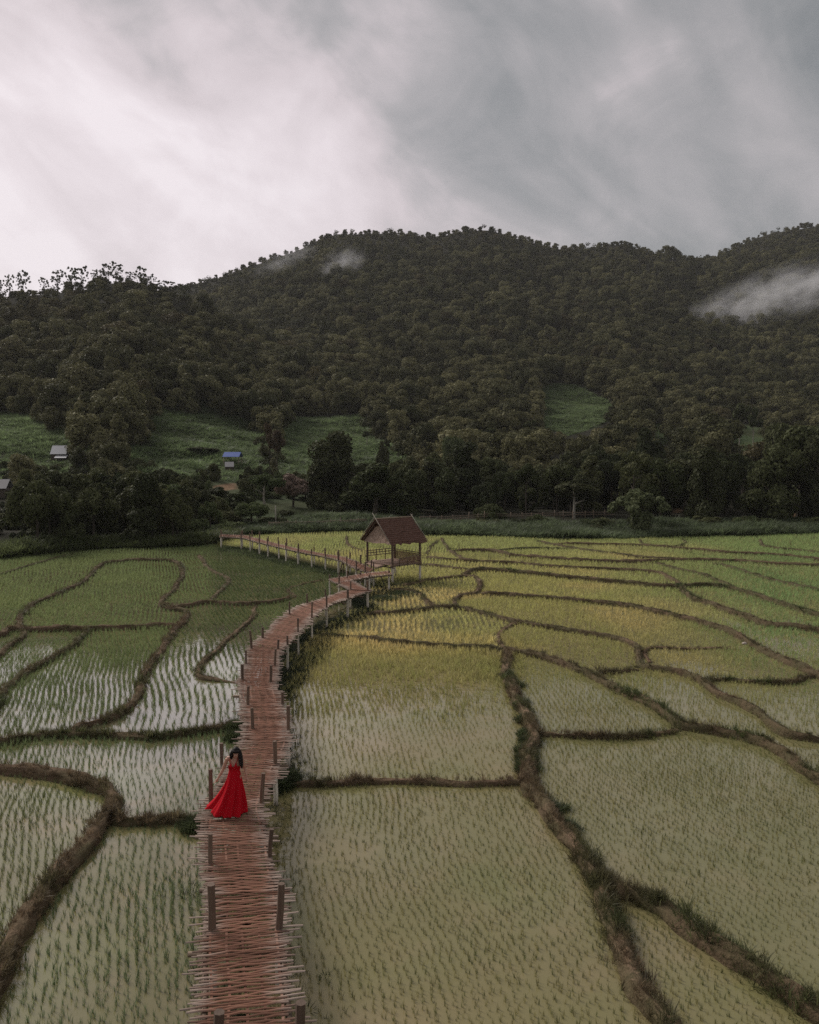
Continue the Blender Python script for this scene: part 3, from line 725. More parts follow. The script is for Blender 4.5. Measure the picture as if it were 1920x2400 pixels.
# grass on the bunds
tp_ = np.array(tuft_pts)
green = np.clip(tp_[:, 3] + (fnoise(tp_[:, 0], tp_[:, 1], 1.6, 70) - .50) * 2.2, 0, 1)
tc_ = lerp((.165, .118, .072), (.095, .115, .045), green) * rng.uniform(.6, 1.3, len(tp_))[:, None]
hh = rng.uniform(.05, .17, len(tp_)) * np.where(rng.random(len(tp_)) < .10, 1.7, 1) * (1 + .4 * green) * np.where(tp_[:, 4] > 38, .62, 1); kf = np.clip((tp_[:, 4] - 30) / 40, 0, 1)
ts = np.stack([hh * (1 + kf), hh * (1 + kf), hh], 1)
rot = np.zeros((len(tp_), 3)); rot[:, 2] = rng.uniform(0, 6.28, len(tp_)); rot[:, :2] = rng.normal(0, .25, (len(tp_), 2))
gp = [blade_tuft('grass', MRICE, 16, 1.0, .45, .06, .8, 200 + q) for q in range(4)]
bg_ = scatter('bund_grass', tp_[:, :3], ts, rot, tc_, gp, rng.integers(0, 4, len(tp_)))
tag(bg_, 'brown and green grass growing on the earth bunds', 'grass', kind='stuff')
#__PART3__

def on_slope(u, v, ylo=130.0, yhi=500.0):
    """first place beyond ylo where the sight line through the pixel meets the ground"""
    y = np.linspace(ylo, yhi, 800); z = ZAT(v, y); x = XAT(u, v, y); g_ = TZ(x, y); k = np.nonzero(g_ >= z)[0]
    i = k[0] if len(k) else len(y) - 1
    return float(x[i]), float(y[i]), float(g_[i])
# ------------------------------------------------------------------ bamboo bridge
DZ = 1.2
bridge = empty('bamboo_bridge', (0, 0, 0))
tag(bridge, 'long woven bamboo footbridge on wooden posts zigzagging across the paddies', 'bridge')
EDGE_A = [((450, 560), (690, 560)), ]
EA = [  # left edge px, right edge px along the near run (from the bottom of the picture up to the first corner)
 ((430, 2700), (770, 2700)), ((445, 2500), (716, 2500)), ((450, 2398), (705, 2398)), ((458, 2347), (700, 2347)), ((456, 2263), (688, 2263)), ((457, 2200), (680, 2200)), ((466, 2127), (672, 2127)),
 ((472, 2075), (668, 2075)), ((471, 2033), (655, 2033)), ((467, 1978), (648, 1978)), ((467, 1920), (634, 1920)), ((476, 1885), (625, 1885)), ((500, 1839), (641, 1839)), ((520, 1793), (660, 1793)),
 ((552, 1746), (683, 1746)), ((565, 1710), (687, 1710)), ((568, 1685), (686, 1685)), ((560, 1653), (668, 1653)), ((553, 1620), (656, 1620)), ((556, 1596), (653, 1596)), ((566, 1572), (654, 1572)),
 ((574, 1547), (656, 1549)), ((577, 1524), (660, 1530)), ((596, 1502), (677, 1512)), ((625, 1478), (697, 1490)), ((652, 1448), (727, 1460)), ((700, 1419), (748, 1436)), ((752, 1402), (782, 1415)), ((781, 1394), (816, 1404)), ((814, 1381), (871, 1383))]
def path_from_edges(E, z):
    l_ = resample([G(*a, z) for a, b in E], .05); r_ = resample([G(*b, z) for a, b in E], .05)
    def even(P_, n):
        d = np.concatenate([[0], np.cumsum(np.linalg.norm(np.diff(P_, axis=0), axis=1))]); q = np.linspace(0, d[-1], n)
        return np.stack([np.interp(q, d, P_[:, 0]), np.interp(q, d, P_[:, 1])], 1)
    return l_, r_, even
def edges_pairwise(E, z, sub=30):
    """left and right edge points with matching parameters, smoothly subdivided"""
    def cr(P_):
        P_ = np.array(P_, float); P_ = np.vstack([2 * P_[0] - P_[1], P_, 2 * P_[-1] - P_[-2]]); o = []
        for i in range(1, len(P_) - 2):
            for k in range(sub):
                t = k / sub
                o.append(.5 * (2 * P_[i] + (P_[i + 1] - P_[i - 1]) * t + (2 * P_[i - 1] - 5 * P_[i] + 4 * P_[i + 1] - P_[i + 2]) * t * t + (3 * P_[i] - P_[i - 1] - 3 * P_[i + 1] + P_[i + 2]) * t ** 3))
        o.append(P_[-2]); return np.array(o)
    return cr([G(*a, z) for a, b in E]), cr([G(*b, z) for a, b in E])
EB = [((818, 1381), (872, 1384)), ((795, 1370), (850, 1373)), ((769, 1357), (826, 1360))]
EC = [((772, 1355), (790, 1366)), ((816, 1349), (832, 1359)), ((862, 1342), (868, 1352)), ((912, 1337), (920, 1346))]
ED = [((876, 1333), (862, 1341)), ((832, 1313), (822, 1328)), ((804, 1304), (802, 1316)), ((763, 1298), (760, 1304.5)), ((700, 1285.5), (698, 1293)), ((629, 1268.5), (630, 1277)), ((594, 1259), (592, 1268)), ((571, 1254), (566, 1261)), ((518, 1252), (514, 1258))]
segs = [('A', EA, DZ), ('B', EB, DZ + .035), ('C', EC, DZ + .07), ('D', ED, DZ + .035)]
PITCH_S = .066
def slat_geom(x0, x1, par, seed, wd, n=8):
    """one split-bamboo slat woven over and under the lengthwise strips; local x across, y along the path"""
    r = random.Random(seed); V = []; A = []
    bow = r.uniform(-.012, .012); k0 = r.uniform(.9, 1.1)
    xs = [x0 + (x1 - x0) * i / n for i in range(n + 1)]
    for i, x in enumerate(xs):
        z = .013 * math.cos(math.pi * (x / .30) + (math.pi if par else 0)) * k0 if abs(x) < .78 else .004
        y = bow * math.cos(x * 2.0) + (.010 if par else -.010) * math.sin(x * 5.2 + seed)
        wv = wd / 2 * (1 - .25 * (i in (0, n)))
        V += [(x, y - wv, z - .009), (x, y - wv * .55, z + .006), (x, y + wv * .55, z + .006), (x, y + wv, z - .009)]
    F_ = []
    for i in range(n):
        b = i * 4
        for k in range(3): F_.append((b + k, b + k + 1, b + 5 + k, b + 4 + k))
    return V, [tuple(reversed(f)) for f in F_]
def slat_mesh(seed, par, x0, x1):
    V, F_ = slat_geom(x0, x1, par, seed, random.Random(seed).uniform(.034, .056))
    me = np_mesh('slat', np.array(V), np.array(F_)); half = max(abs(x0), abs(x1))
    attr(me, 'across', [p[0] / .86 for p in V]); attr(me, 'rnd', [random.Random(seed + 5).random()] * len(V))
    me.materials.append(MSLAT); return me
variants = {}
rv = random.Random(5)
for par in (0, 1):
    variants[par] = []
    for q in range(14):
        a = -(.82 + rv.uniform(-.07, .06) + (rv.uniform(.06, .2) if rv.random() < .12 else 0)); b = .82 + rv.uniform(-.07, .06) + (rv.uniform(.06, .22) if rv.random() < .14 else 0)
        variants[par].append(slat_mesh(q * 2 + par, par, a, b))
restV, restF, restA, restR = [], [], [], []
n_single = 0; si = 0
frames = {}
for sname, E, z in segs:
    Lp, Rp = edges_pairwise(E, z); Cn = (Lp + Rp) / 2; d = np.concatenate([[0], np.cumsum(np.linalg.norm(np.diff(Cn, axis=0), axis=1))])
    def at(s, Lp=Lp, Rp=Rp, d=d):
        l_ = np.array([np.interp(s, d, Lp[:, 0]), np.interp(s, d, Lp[:, 1])]); r_ = np.array([np.interp(s, d, Rp[:, 0]), np.interp(s, d, Rp[:, 1])]); return l_, r_
    frames[sname] = (at, d[-1], z)
    s = 0.0
    while s < d[-1]:
        l_, r_ = at(s); c = (l_ + r_) / 2; ax = r_ - l_; wdt = np.linalg.norm(ax); ang = math.atan2(ax[1], ax[0])
        # slats in the nearest mats lie askew
        skew = (.20 * np.clip((17.5 - c[1]) / 4.5, 0, 1) if sname == 'A' else 0) + (vnoise(s, 3.0, 1.1, 77) - .5) * .16 + rv.uniform(-.028, .028)
        lift = (vnoise(s, 8.0, .8, 78) - .5) * .03 + rv.uniform(-.004, .006)
        par = si % 2; q = rv.randrange(14); sx = wdt / 1.72 * rv.uniform(.96, 1.05)
        sh = rv.uniform(-.05, .05) + (vnoise(s, 1.0, 2.3, 79) - .5) * .22
        if sname == 'A' and c[1] > 11.0 and n_single < 300:
            o = bpy.data.objects.new('slat', variants[par][q]); C.objects.link(o); o.parent = bridge
            o.location = (c[0] + math.cos(ang) * sh, c[1] + math.sin(ang) * sh, z + lift); o.rotation_euler = (rv.uniform(-.12, .12), rv.uniform(-.008, .008), ang + skew); o.scale = (sx, 1, 1)
            n_single += 1
        else:
            me = variants[par][q]; co = np.zeros(len(me.vertices) * 3, np.float32); me.vertices.foreach_get('co', co); co = co.reshape(-1, 3)
            ca, sa = math.cos(ang + skew), math.sin(ang + skew); X = co[:, 0] * sx + sh; Y = co[:, 1]
            b = len(restV) * 36
            restV.append(np.stack([c[0] + X * ca - Y * sa, c[1] + X * sa + Y * ca, co[:, 2] + z + lift], 1))
            restA.append(co[:, 0] / .86); restR.append(np.full(len(co), rv.random()))
            restF.append(np.array([[b + i for i in p.vertices] for p in me.polygons]))
        si += 1; s += PITCH_S * rv.uniform(.82, 1.2)
me = np_mesh('slat_weave', np.concatenate(restV), np.concatenate(restF)); attr(me, 'across', np.concatenate(restA)); attr(me, 'rnd', np.concatenate(restR)); me.materials.append(MSLAT)
o = link('slat_weave', me, None, bridge); o['kind'] = 'stuff'
# lengthwise bamboo strips woven through the slats, and the two carrying poles of every run
for sname, (at, ln, z) in frames.items():
    for fr in (-.6, -.3, 0.0, .3, .6):
        m = MB(); pts = []
        n = max(4, int(ln / .35))
        V = []; F_ = []
        for i in range(n + 1):
            s = ln * i / n; l_, r_ = at(s); ax = (r_ - l_); c = (l_ + r_) / 2 + ax * (fr / 1.72); un = ax / np.linalg.norm(ax); jit_ = (vnoise(s, fr * 9, .9, 81) - .5) * .05
            for e in (-.021, .021): V.append((c[0] + un[0] * (e + jit_), c[1] + un[1] * (e + jit_), z - .007))
            for e in (-.021, .021): V.append((c[0] + un[0] * (e + jit_), c[1] + un[1] * (e + jit_), z - .015))
        for i in range(n):
            b = 4 * i; F_ += [(b, b + 1, b + 5, b + 4), (b + 3, b + 2, b + 6, b + 7)]
        me = np_mesh('lengthwise_strip', np.array(V), np.array(F_)); attr(me, 'across', [.5] * len(V)); attr(me, 'rnd', [.45] * len(V)); link('lengthwise_strip', me, MSLAT, bridge)
    for fr in (-.40, .40):
        n = max(3, int(ln / .8)); pts = []
        for i in range(n + 1):
            l_, r_ = at(ln * i / n); c = (l_ + r_) / 2 + (r_ - l_) * fr; pts.append((c[0], c[1], z - .085 + rv.uniform(-.012, .012)))
        m = MB(); m.tube(pts, .055, 7); m.build('carrying_pole', MPOLE, bridge, True)
# posts: (u, v on the deck, v of the top, radius, lean of the top in px)
POSTS = [(497, 2178, 2073, .085, 0), (652, 2175, 2071, .075, 9), (494, 2023, 1954, .055, 0), (632, 2008, 1943, .055, 5), (508, 2480, 2372, .08, 6), (703, 2455, 2350, .085, 3), (494, 1881, 1803, .062, 0), (612, 1881, 1812, .062, 5),
 (645, 1790, 1737, .068, 0), (520, 1790, 1742, .055, 0), (676, 1710, 1654, .06, 0), (592, 1708, 1659, .06, -2), (581, 1653, 1608, .055, 1), (662, 1652, 1622, .05, 0), (568, 1593, 1557, .062, 0), (634, 1599, 1559, .06, 2), (644, 1560, 1521, .055, 2), (577, 1556, 1524, .05, 0),
 (652, 1521, 1499, .05, 1), (590, 1520, 1478, .055, -4), (616, 1495, 1470, .06, 0), (674, 1512, 1490, .06, 0), (699, 1482, 1449, .055, 0), (679, 1440, 1410, .05, 0), (731, 1449, 1411, .055, 1), (720, 1414, 1392, .06, 0), (766, 1424, 1395, .06, 0), (763, 1398, 1380, .05, 0),
 (815, 1403, 1382, .085, 0), (822, 1382, 1362, .06, 0), (862, 1384, 1360, .075, 0), (795, 1369, 1348, .06, 0), (773, 1358, 1347, .07, 0), (814, 1356, 1338, .06, 0), (845, 1350, 1342, .055, 0), (866, 1354, 1346, .06, 0), (912, 1346, 1337, .075, 0), (876, 1340, 1317, .06, 0)]
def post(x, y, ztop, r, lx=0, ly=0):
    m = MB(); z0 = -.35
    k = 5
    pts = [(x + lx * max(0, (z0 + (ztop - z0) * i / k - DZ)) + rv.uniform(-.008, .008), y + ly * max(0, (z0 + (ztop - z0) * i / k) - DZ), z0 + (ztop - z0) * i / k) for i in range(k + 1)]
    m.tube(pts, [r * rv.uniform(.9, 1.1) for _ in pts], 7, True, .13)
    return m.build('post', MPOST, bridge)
cross_done = []
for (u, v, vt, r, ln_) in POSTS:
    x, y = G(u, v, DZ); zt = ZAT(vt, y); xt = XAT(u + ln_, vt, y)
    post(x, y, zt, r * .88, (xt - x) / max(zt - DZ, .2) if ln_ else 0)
at, ln, z = frames['D']; s = .6
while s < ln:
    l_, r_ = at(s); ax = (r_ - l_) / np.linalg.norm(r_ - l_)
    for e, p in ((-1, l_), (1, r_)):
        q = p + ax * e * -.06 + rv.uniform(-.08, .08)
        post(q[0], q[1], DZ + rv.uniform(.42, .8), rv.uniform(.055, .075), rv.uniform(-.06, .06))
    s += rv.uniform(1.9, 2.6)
for sname, (at, ln, z) in frames.items():
    s = .5
    while s < ln:
        l_, r_ = at(s); ax = (r_ - l_) / np.linalg.norm(r_ - l_); a = l_ - ax * rv.uniform(.0, .12); b = r_ + ax * rv.uniform(.0, .12)
        m = MB(); m.tube([(a[0], a[1], z - .19), (b[0], b[1], z - .19)], .05, 7); m.build('crossbeam', MPOLE, bridge, True)
        s += rv.uniform(1.8, 2.4)
# two slanting props by the corner
for du in (0, 12):
    x, y = G(803 + du * .2, 1316, DZ); x2, y2 = G(786 + du, 1362, 0)
    m = MB(); m.tube([(x, y - .1, DZ + .02), (x2, y2 + 2.0, -.2)], .05, 7); m.build('prop', MPOLE, bridge, True)

# ------------------------------------------------------------------ hut on stilts
HA = R(40); HC = (-1.22, 62.3); FZ = 1.36
hut = empty('bamboo_hut', (HC[0], HC[1], 0), HA)
tag(hut, 'open bamboo hut on stilts with a steep brown thatched roof beside the bridge', 'hut')
MTHATCH, t, p = new_mat('thatch')
co = obj_co(t); mp = t.nodes.new('ShaderNodeMapping'); mp.inputs['Scale'].default_value = (26, 3.2, 3.2); t.links.new(co, mp.inputs[0])
n = noise(t, mp.outputs[0], 1.0, 5, .7); n2 = noise(t, co, 1.5, 3, .6)
col = mixcol(t, n, (.040, .021, .016), (.23, .128, .098)); col = mixcol(t, RAMP(n2, [(.45, (0, 0, 0)), (.75, (.6, .6, .6))], t), col, (.13, .075, .055))
t.links.new(col, p.inputs['Base Color']); p.inputs['Roughness'].default_value = .95; p.inputs['Specular IOR Level'].default_value = .1; bump(t, p, n, .05, 1)
MGABLE, t, p = new_mat('gable_thatch')
co = obj_co(t); mp = t.nodes.new('ShaderNodeMapping'); mp.inputs['Scale'].default_value = (14, 14, 4); t.links.new(co, mp.inputs[0])
n = noise(t, mp.outputs[0], 1.0, 5, .7); t.links.new(mixcol(t, RAMP(n, [(.35, (0, 0, 0)), (.65, (1, 1, 1))], t), (.20, .12, .085), (.62, .46, .36)), p.inputs['Base Color']); p.inputs['Roughness'].default_value = .95; bump(t, p, n, .04, 1)
MFLOOR = mat_plain('hut_floor_bamboo', (.42, .29, .22), (.25, .155, .115), .7, 9, .01)
MPANEL = mat_plain('hut_panel_bamboo', (.30, .19, .125), (.15, .085, .055), .75, 7, .01)
px_, py_ = 1.34, 1.52                       # post half spacing: local x along the ridge, y across
ridge_z, eave_z, hl, hw_ = 4.60, 2.92, 1.76, 1.84
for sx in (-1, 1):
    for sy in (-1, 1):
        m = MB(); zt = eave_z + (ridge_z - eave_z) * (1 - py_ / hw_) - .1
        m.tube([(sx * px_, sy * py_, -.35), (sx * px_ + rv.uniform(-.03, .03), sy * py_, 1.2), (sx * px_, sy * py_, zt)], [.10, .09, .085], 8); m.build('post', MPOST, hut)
# roof: two thatched slopes of overlapping courses
for sy in (-1, 1):
    slope = empty('thatch_slope', (0, 0, 0), 0, hut)
    NC = 13
    for i in range(NC):
        f0 = i / NC; f1 = (i + 1.55) / NC
        V = []; F_ = []; ns = 16
        for j in range(ns + 1):
            x = -hl + 2 * hl * j / ns
            for f, dz_ in ((f0, .075), (min(f1, 1.05), .15 if i < NC - 1 else .11)):
                ff = f + (rv.uniform(-.015, .025) * (2.2 if i == NC - 1 else 1) if f > f0 else 0)
                y = sy * hw_ * ff; z = ridge_z - (ridge_z - eave_z) * ff + dz_ + .05 * math.sin(math.pi * (x / hl) * .5) ** 2 * .6
                z += rv.uniform(-.02, .02); V += [(x, y, z), (x, y, z - .06)]
        for j in range(ns):
            b = 4 * j; F_ += [(b, b + 2, b + 6, b + 4), (b + 1, b + 5, b + 7, b + 3), (b + 2, b + 3, b + 7, b + 6)]
        F_ += [(0, 1, 3, 2), (4 * ns, 4 * ns + 2, 4 * ns + 3, 4 * ns + 1)]
        if sy > 0: F_ = [tuple(reversed(f)) for f in F_]
        me = bpy.data.meshes.new('thatch_course'); me.from_pydata(V, [], F_); link('thatch_course', me, MTHATCH, slope)
    for x in (-hl + .15, -.6, .6, hl - .15):
        m = MB(); m.tube([(x, 0, ridge_z + .02), (x, sy * hw_ * .98, eave_z + .03)], .035, 6); m.build('rafter', MPOLE, slope, True)
m = MB(); m.tube([(-hl - .05, 0, ridge_z + .12), (hl + .05, 0, ridge_z + .12)], .06, 7); m.build('ridge_pole', MPOLE, hut, True)
for sx in (-1, 1):
    for sy in (-1, 1):          # crossed barge poles at both gables
        m = MB(); e = .42 if sx < 0 else .2
        m.tube([(sx * (hl + .06), -sy * e * .62, ridge_z + .14 + e), (sx * (hl + .06), sy * hw_ * 1.02, eave_z + .12)], [.018, .026], 6); m.build('barge_pole', MPALE, hut, True)
# thatch filling the lower part of the left gable
for sx in (-1, 1):
    m = MB(); ng = 9
    for i in range(ng):
        for j in range(7):
            y0 = -hw_ * .92 + 2 * hw_ * .92 * i / ng; y1 = y0 + 2 * hw_ * .92 / ng * 1.15
    V = []; F_ = []
    for r_i in range(7):
        fz = r_i / 6
        for i in range(15):
            fy = -1 + 2 * i / 14; z = eave_z + .02 + fz * (ridge_z - eave_z) * .72; half = hw_ * (1 - (z - eave_z) / (ridge_z - eave_z)) - .04
            bul = .28 * (1 - fz) ** 1.3 * (1 - .4 * fy * fy) + rv.uniform(-.025, .025)
            V.append((sx * (hl - .42 + bul), fy * half, z + (rv.uniform(-.07, .03) if r_i == 0 else 0)))
    for r_i in range(6):
        for i in range(14):
            a = r_i * 15 + i; F_.append((a, a + 1, a + 16, a + 15))
    if sx < 0: F_ = [tuple(reversed(f)) for f in F_]
    me = bpy.data.meshes.new('gable_thatch'); me.from_pydata(V, [], F_); link('gable_thatch', me, MGABLE, hut)
# floor slats on joists
nf = 34
for i in range(nf):
    y = -py_ - .08 + (2 * py_ + .16) * (i + .5) / nf
    m = MB(); m.box((rv.uniform(-.03, .03), y, FZ + rv.uniform(-.004, .006)), (2 * px_ + .24, (2 * py_ + .16) / nf * .86, .025)); m.build('floor_slat', MFLOOR, hut)
for y in (-py_, 0, py_):
    m = MB(); m.tube([(-px_ - .2, y, FZ - .075), (px_ + .2, y, FZ - .075)], .055, 7); m.build('joist', MPOLE, hut, True)
for x in (-px_, px_):
    m = MB(); m.tube([(x, -py_ - .15, FZ - .18), (x, py_ + .15, FZ - .18)], .05, 7); m.build('bearer', MPOLE, hut, True)
# low slatted walls on the right end and along the front, with leaning top rails; open rails at the back left
for i in range(7):
    z = FZ + .09 + i * .088
    m = MB(); m.box((px_ + .05, 0, z), (.022, 2 * py_ + .1, .07)); m.build('wall_slat', MPANEL, hut)
    if i < 5: m = MB(); m.box((.28, -py_ - .05 + rv.uniform(-.01, .01), z), (2 * px_ - .66, .022, .066), Matrix.Rotation(rv.uniform(-.035, .035), 3, 'Y')); m.build('wall_slat', MPANEL, hut)
m = MB(); m.tube([(px_ + .05, -py_ - .1, FZ + .74), (px_ + .05, py_ + .1, FZ + .74)], .035, 7); m.build('top_rail', MPOLE, hut, True)
m = MB(); m.tube([(-.72, -py_ - .05, FZ + .44), (px_ + .1, -py_ - .05, FZ + .60)], .035, 7); m.build('top_rail', MPOLE, hut, True)
for x in (-.72, .1): m = MB(); m.tube([(x, -py_ - .06, FZ - .15), (x, -py_ - .06, FZ + .55)], .04, 7); m.build('wall_post', MPOLE, hut, True)
m = MB(); m.tube([(px_ + .16, -py_ + .1, FZ - .35), (px_ + .16, -py_ + .1, FZ + .62)], .05, 7); m.build('wall_post', MPALE, hut, True)
for z in (.42, .62, .80):
    m = MB(); m.tube([(-px_ - .1, py_ + .06, FZ + z), (px_ + .1, py_ + .06, FZ + z + .02)], .032, 7); m.build('back_rail', MPOLE, hut, True)
for x in (-.45, .45): m = MB(); m.tube([(x, py_ + .07, FZ - .1), (x, py_ + .07, FZ + .86)], .04, 7); m.build('rail_post', MPOLE, hut, True)
# landing between deck and hut floor
land = [G(860, 1321, FZ - .06), G(878, 1311, FZ - .06), G(911, 1321.5, FZ - .06), G(880, 1330, FZ - .06)]
hm = Matrix.Rotation(-HA, 3, 'Z')
loc = [hm @ (Vector((a, b, 0)) - Vector((HC[0], HC[1], 0))) for a, b in land]
for i in range(12):
    f = (i + .5) / 12
    a = loc[0].lerp(loc[3], f); b = loc[1].lerp(loc[2], f); d = (b - a)
    m = MB(); m.box(((a + b) / 2 + Vector((0, 0, FZ - .06 + rv.uniform(-.01, .01))))[:], (d.length, (loc[3] - loc[0]).length / 12 * .8, .025), Matrix.Rotation(math.atan2(d.y, d.x), 3, 'Z')); m.build('landing_slat', MFLOOR, hut)
for k in (0, 3):
    a, b = loc[k], loc[(1, 2, 2, 2)[k]] if k == 3 else loc[1]
    m = MB(); m.tube([(a.x, a.y, FZ - .14), (b.x, b.y, FZ - .14)], .05, 7); m.build('landing_pole', MPOLE, hut, True)
#__PART4__
# ------------------------------------------------------------------ woman in the red dress
wx, wy = G(551, 1904, DZ)
woman = empty('person', (wx, wy, DZ + .03), 0)
tag(woman, 'woman with long dark hair and flowing red gown standing on the bamboo bridge', 'person')
MSKIN, t, p = new_mat('skin')
co = obj_co(t)
def near_pt(c, r0, r1):
    v = t.nodes.new('ShaderNodeVectorMath'); v.operation = 'DISTANCE'; t.links.new(co, v.inputs[0]); v.inputs[1].default_value = c
    mr = t.nodes.new('ShaderNodeMapRange'); t.links.new(v.outputs['Value'], mr.inputs[0]); mr.inputs[1].default_value = r0; mr.inputs[2].default_value = r1; mr.inputs[3].default_value = 1; mr.inputs[4].default_value = 0; return mr.outputs[0]
col = mixcol(t, noise(t, co, 6, 3), (.46, .235, .165), (.56, .31, .225))
HX, HY, HZ = .055, -.055, 1.425
for ex in (-.031, .031): col = mixcol(t, near_pt((HX + ex + .012, HY - .088, HZ + .002), .009, .015), col, (.02, .012, .01))
col = mixcol(t, near_pt((HX + .014, HY - .096, HZ - .066), .012, .022), col, (.36, .06, .055))
t.links.new(col, p.inputs['Base Color']); p.inputs['Roughness'].default_value = .5; p.inputs['Subsurface Weight'].default_value = .08
MHAIR = mat_plain('hair', (.008, .006, .006), (.018, .012, .011), .6, 30, .0, .2)
MDRESS, t, p = new_mat('red_chiffon')
co = obj_co(t); n = noise(t, co, 5, 3)
col = mixcol(t, n, (.38, .004, .011), (.56, .007, .017)); t.links.new(col, p.inputs['Base Color']); p.inputs['Roughness'].default_value = .75
p.inputs['Specular IOR Level'].default_value = .08
# body: tapered limbs and a modelled head fused into one surface
b = MB()
SHL, SHR = Vector((-.165, -.0, 1.275)), Vector((.165, .02, 1.27))
def limb(pts, rads): b.tube(pts, rads, 12)
# trunk, neck, legs (hidden by the gown)
b.ell((0, .01, 1.14), (.135, .095, .17)); b.ell((0, .015, 1.24), (.15, .075, .085)); b.ell((0, .01, .98), (.115, .09, .14)); b.ell((0, .02, .86), (.16, .115, .13))
limb([SHL + Vector((.09, .01, .015)), SHL], [.055, .05]); limb([SHR + Vector((-.09, 0, .015)), SHR], [.055, .05])
limb([(.0, .01, 1.26), (.02, -.005, 1.32), (.045, -.03, 1.38)], [.062, .047, .046])
limb([(-.08, .02, .86), (-.085, .0, .48), (-.08, .03, .08)], [.085, .058, .038]); limb([(.08, .02, .86), (.085, -.04, .48), (.09, .0, .08)], [.085, .058, .038])
for s in (-1, 1): limb([(s * .085, .06, .045), (s * .085, -.03, .04), (s * .09, -.12, .028)], [.036, .036, .022])
b.ell((-.052, -.058, 1.125), (.055, .045, .055)); b.ell((.055, -.056, 1.125), (.055, .045, .055))
# head: cranium, jaw, nose, ears, tilted down and turned to her left
b.ell((HX, HY + .012, HZ + .022), (.074, .09, .092)); b.ell((HX + .008, HY - .03, HZ - .045), (.054, .062, .064)); b.ell((HX + .012, HY - .06, HZ - .088), (.027, .03, .024))
b.ell((HX + .013, HY - .096, HZ - .026), (.013, .02, .026))
for s in (-1, 1): b.ell((HX + s * .076, HY + .012, HZ - .012), (.012, .02, .03))
def arm(sh, el, wr, pdir, side, curl):
    sh, el, wr = Vector(sh), Vector(el), Vector(wr)
    limb([sh, sh.lerp(el, .45), el], [.047, .042, .034]); limb([el, el.lerp(wr, .35), wr], [.035, .034, .023])
    fd = Vector(pdir).normalized(); sd = Vector(side).normalized(); nd = fd.cross(sd).normalized()
    b.tube([wr, wr + fd * .04, wr + fd * .082], [.024, .033, .03], 10)
    for k, (o_, ln, rr) in enumerate(((-.027, .068, .0085), (-.009, .078, .009), (.009, .073, .0088), (.027, .058, .0078))):
        p0 = wr + fd * .07 + sd * o_; p1 = p0 + (fd + sd * o_ * 9).normalized() * ln * .45 + nd * .004; p2 = p1 + (fd + sd * o_ * 12).normalized() * ln * .55 + nd * curl
        b.tube([p0, p1, p2], [rr * 1.1, rr, rr * .75], 7)
    p0 = wr + fd * .03 - sd * .024; p1 = p0 - sd * .028 + fd * .03; p2 = p1 - sd * .01 + fd * .032 + nd * curl
    b.tube([p0, p1, p2], [.013, .011, .008], 7)
arm(SHL, (-.262, -.015, 1.02), (-.372, -.08, .825), (-.55, -.25, -.8), (.25, -.95, .1), .016)
arm(SHR, (.235, .07, 1.01), (.285, .03, .80), (.25, -.1, -.95), (-.2, -.95, .05), -.016)
body = b.build('body', MSKIN, woman, True)
md = body.modifiers.new('fuse', 'REMESH'); md.mode = 'VOXEL'; md.voxel_size = .0062; md.use_smooth_shade = True
md = body.modifiers.new('smooth', 'SMOOTH'); md.factor = .5; md.iterations = 4
# hair: cap, fringe and long waves, longer over her left shoulder
h = MB()
h.ell((HX - .002, HY + .03, HZ + .045), (.094, .098, .098)); h.ell((HX - .005, HY + .075, HZ - .03), (.095, .065, .13))
for k in range(9):
    a = -1.15 + 2.3 * k / 8
    h.tube([(HX + .085 * math.sin(a), HY - .035 - .06 * math.cos(a), HZ + .085), (HX + .084 * math.sin(a) + .008, HY - .045 - .06 * math.cos(a), HZ + .05), (HX + .085 * math.sin(a) + .006, HY - .04 - .06 * math.cos(a), HZ + .026)], [.024, .022, .009], 7)
def lock(pts, r): h.tube(pts, r, 8)
for k in range(5):
    f = k / 4
    lock([(HX - .07, HY + .02 + .04 * f, HZ + .06), (HX - .112 - .012 * math.sin(k), HY - .01 + .05 * f, HZ - .03), (HX - .118, HY - .0 + .05 * f, HZ - .11), (HX - .10 + .02 * f, HY + .05, HZ - .17 - .02 * math.sin(k * 2))], [.035, .042, .034, .012])
for k in range(6):
    f = k / 5
    lock([(HX + .07, HY + .02 + .03 * f, HZ + .06), (HX + .106, HY - .02 + .05 * f, HZ - .04), (HX + .112 + .014 * math.sin(k * 1.7), HY - .045 + .05 * f, HZ - .15), (HX + .132 - .01 * math.cos(k), HY - .065 + .04 * f, HZ - .25), (HX + .15, HY - .06 + .035 * f, HZ - .33 - .03 * math.sin(k * 2.2))], [.034, .042, .044, .038, .012])
hair = h.build('hair', MHAIR, woman, True)
md = hair.modifiers.new('fuse', 'REMESH'); md.mode = 'VOXEL'; md.voxel_size = .008; md.use_smooth_shade = True
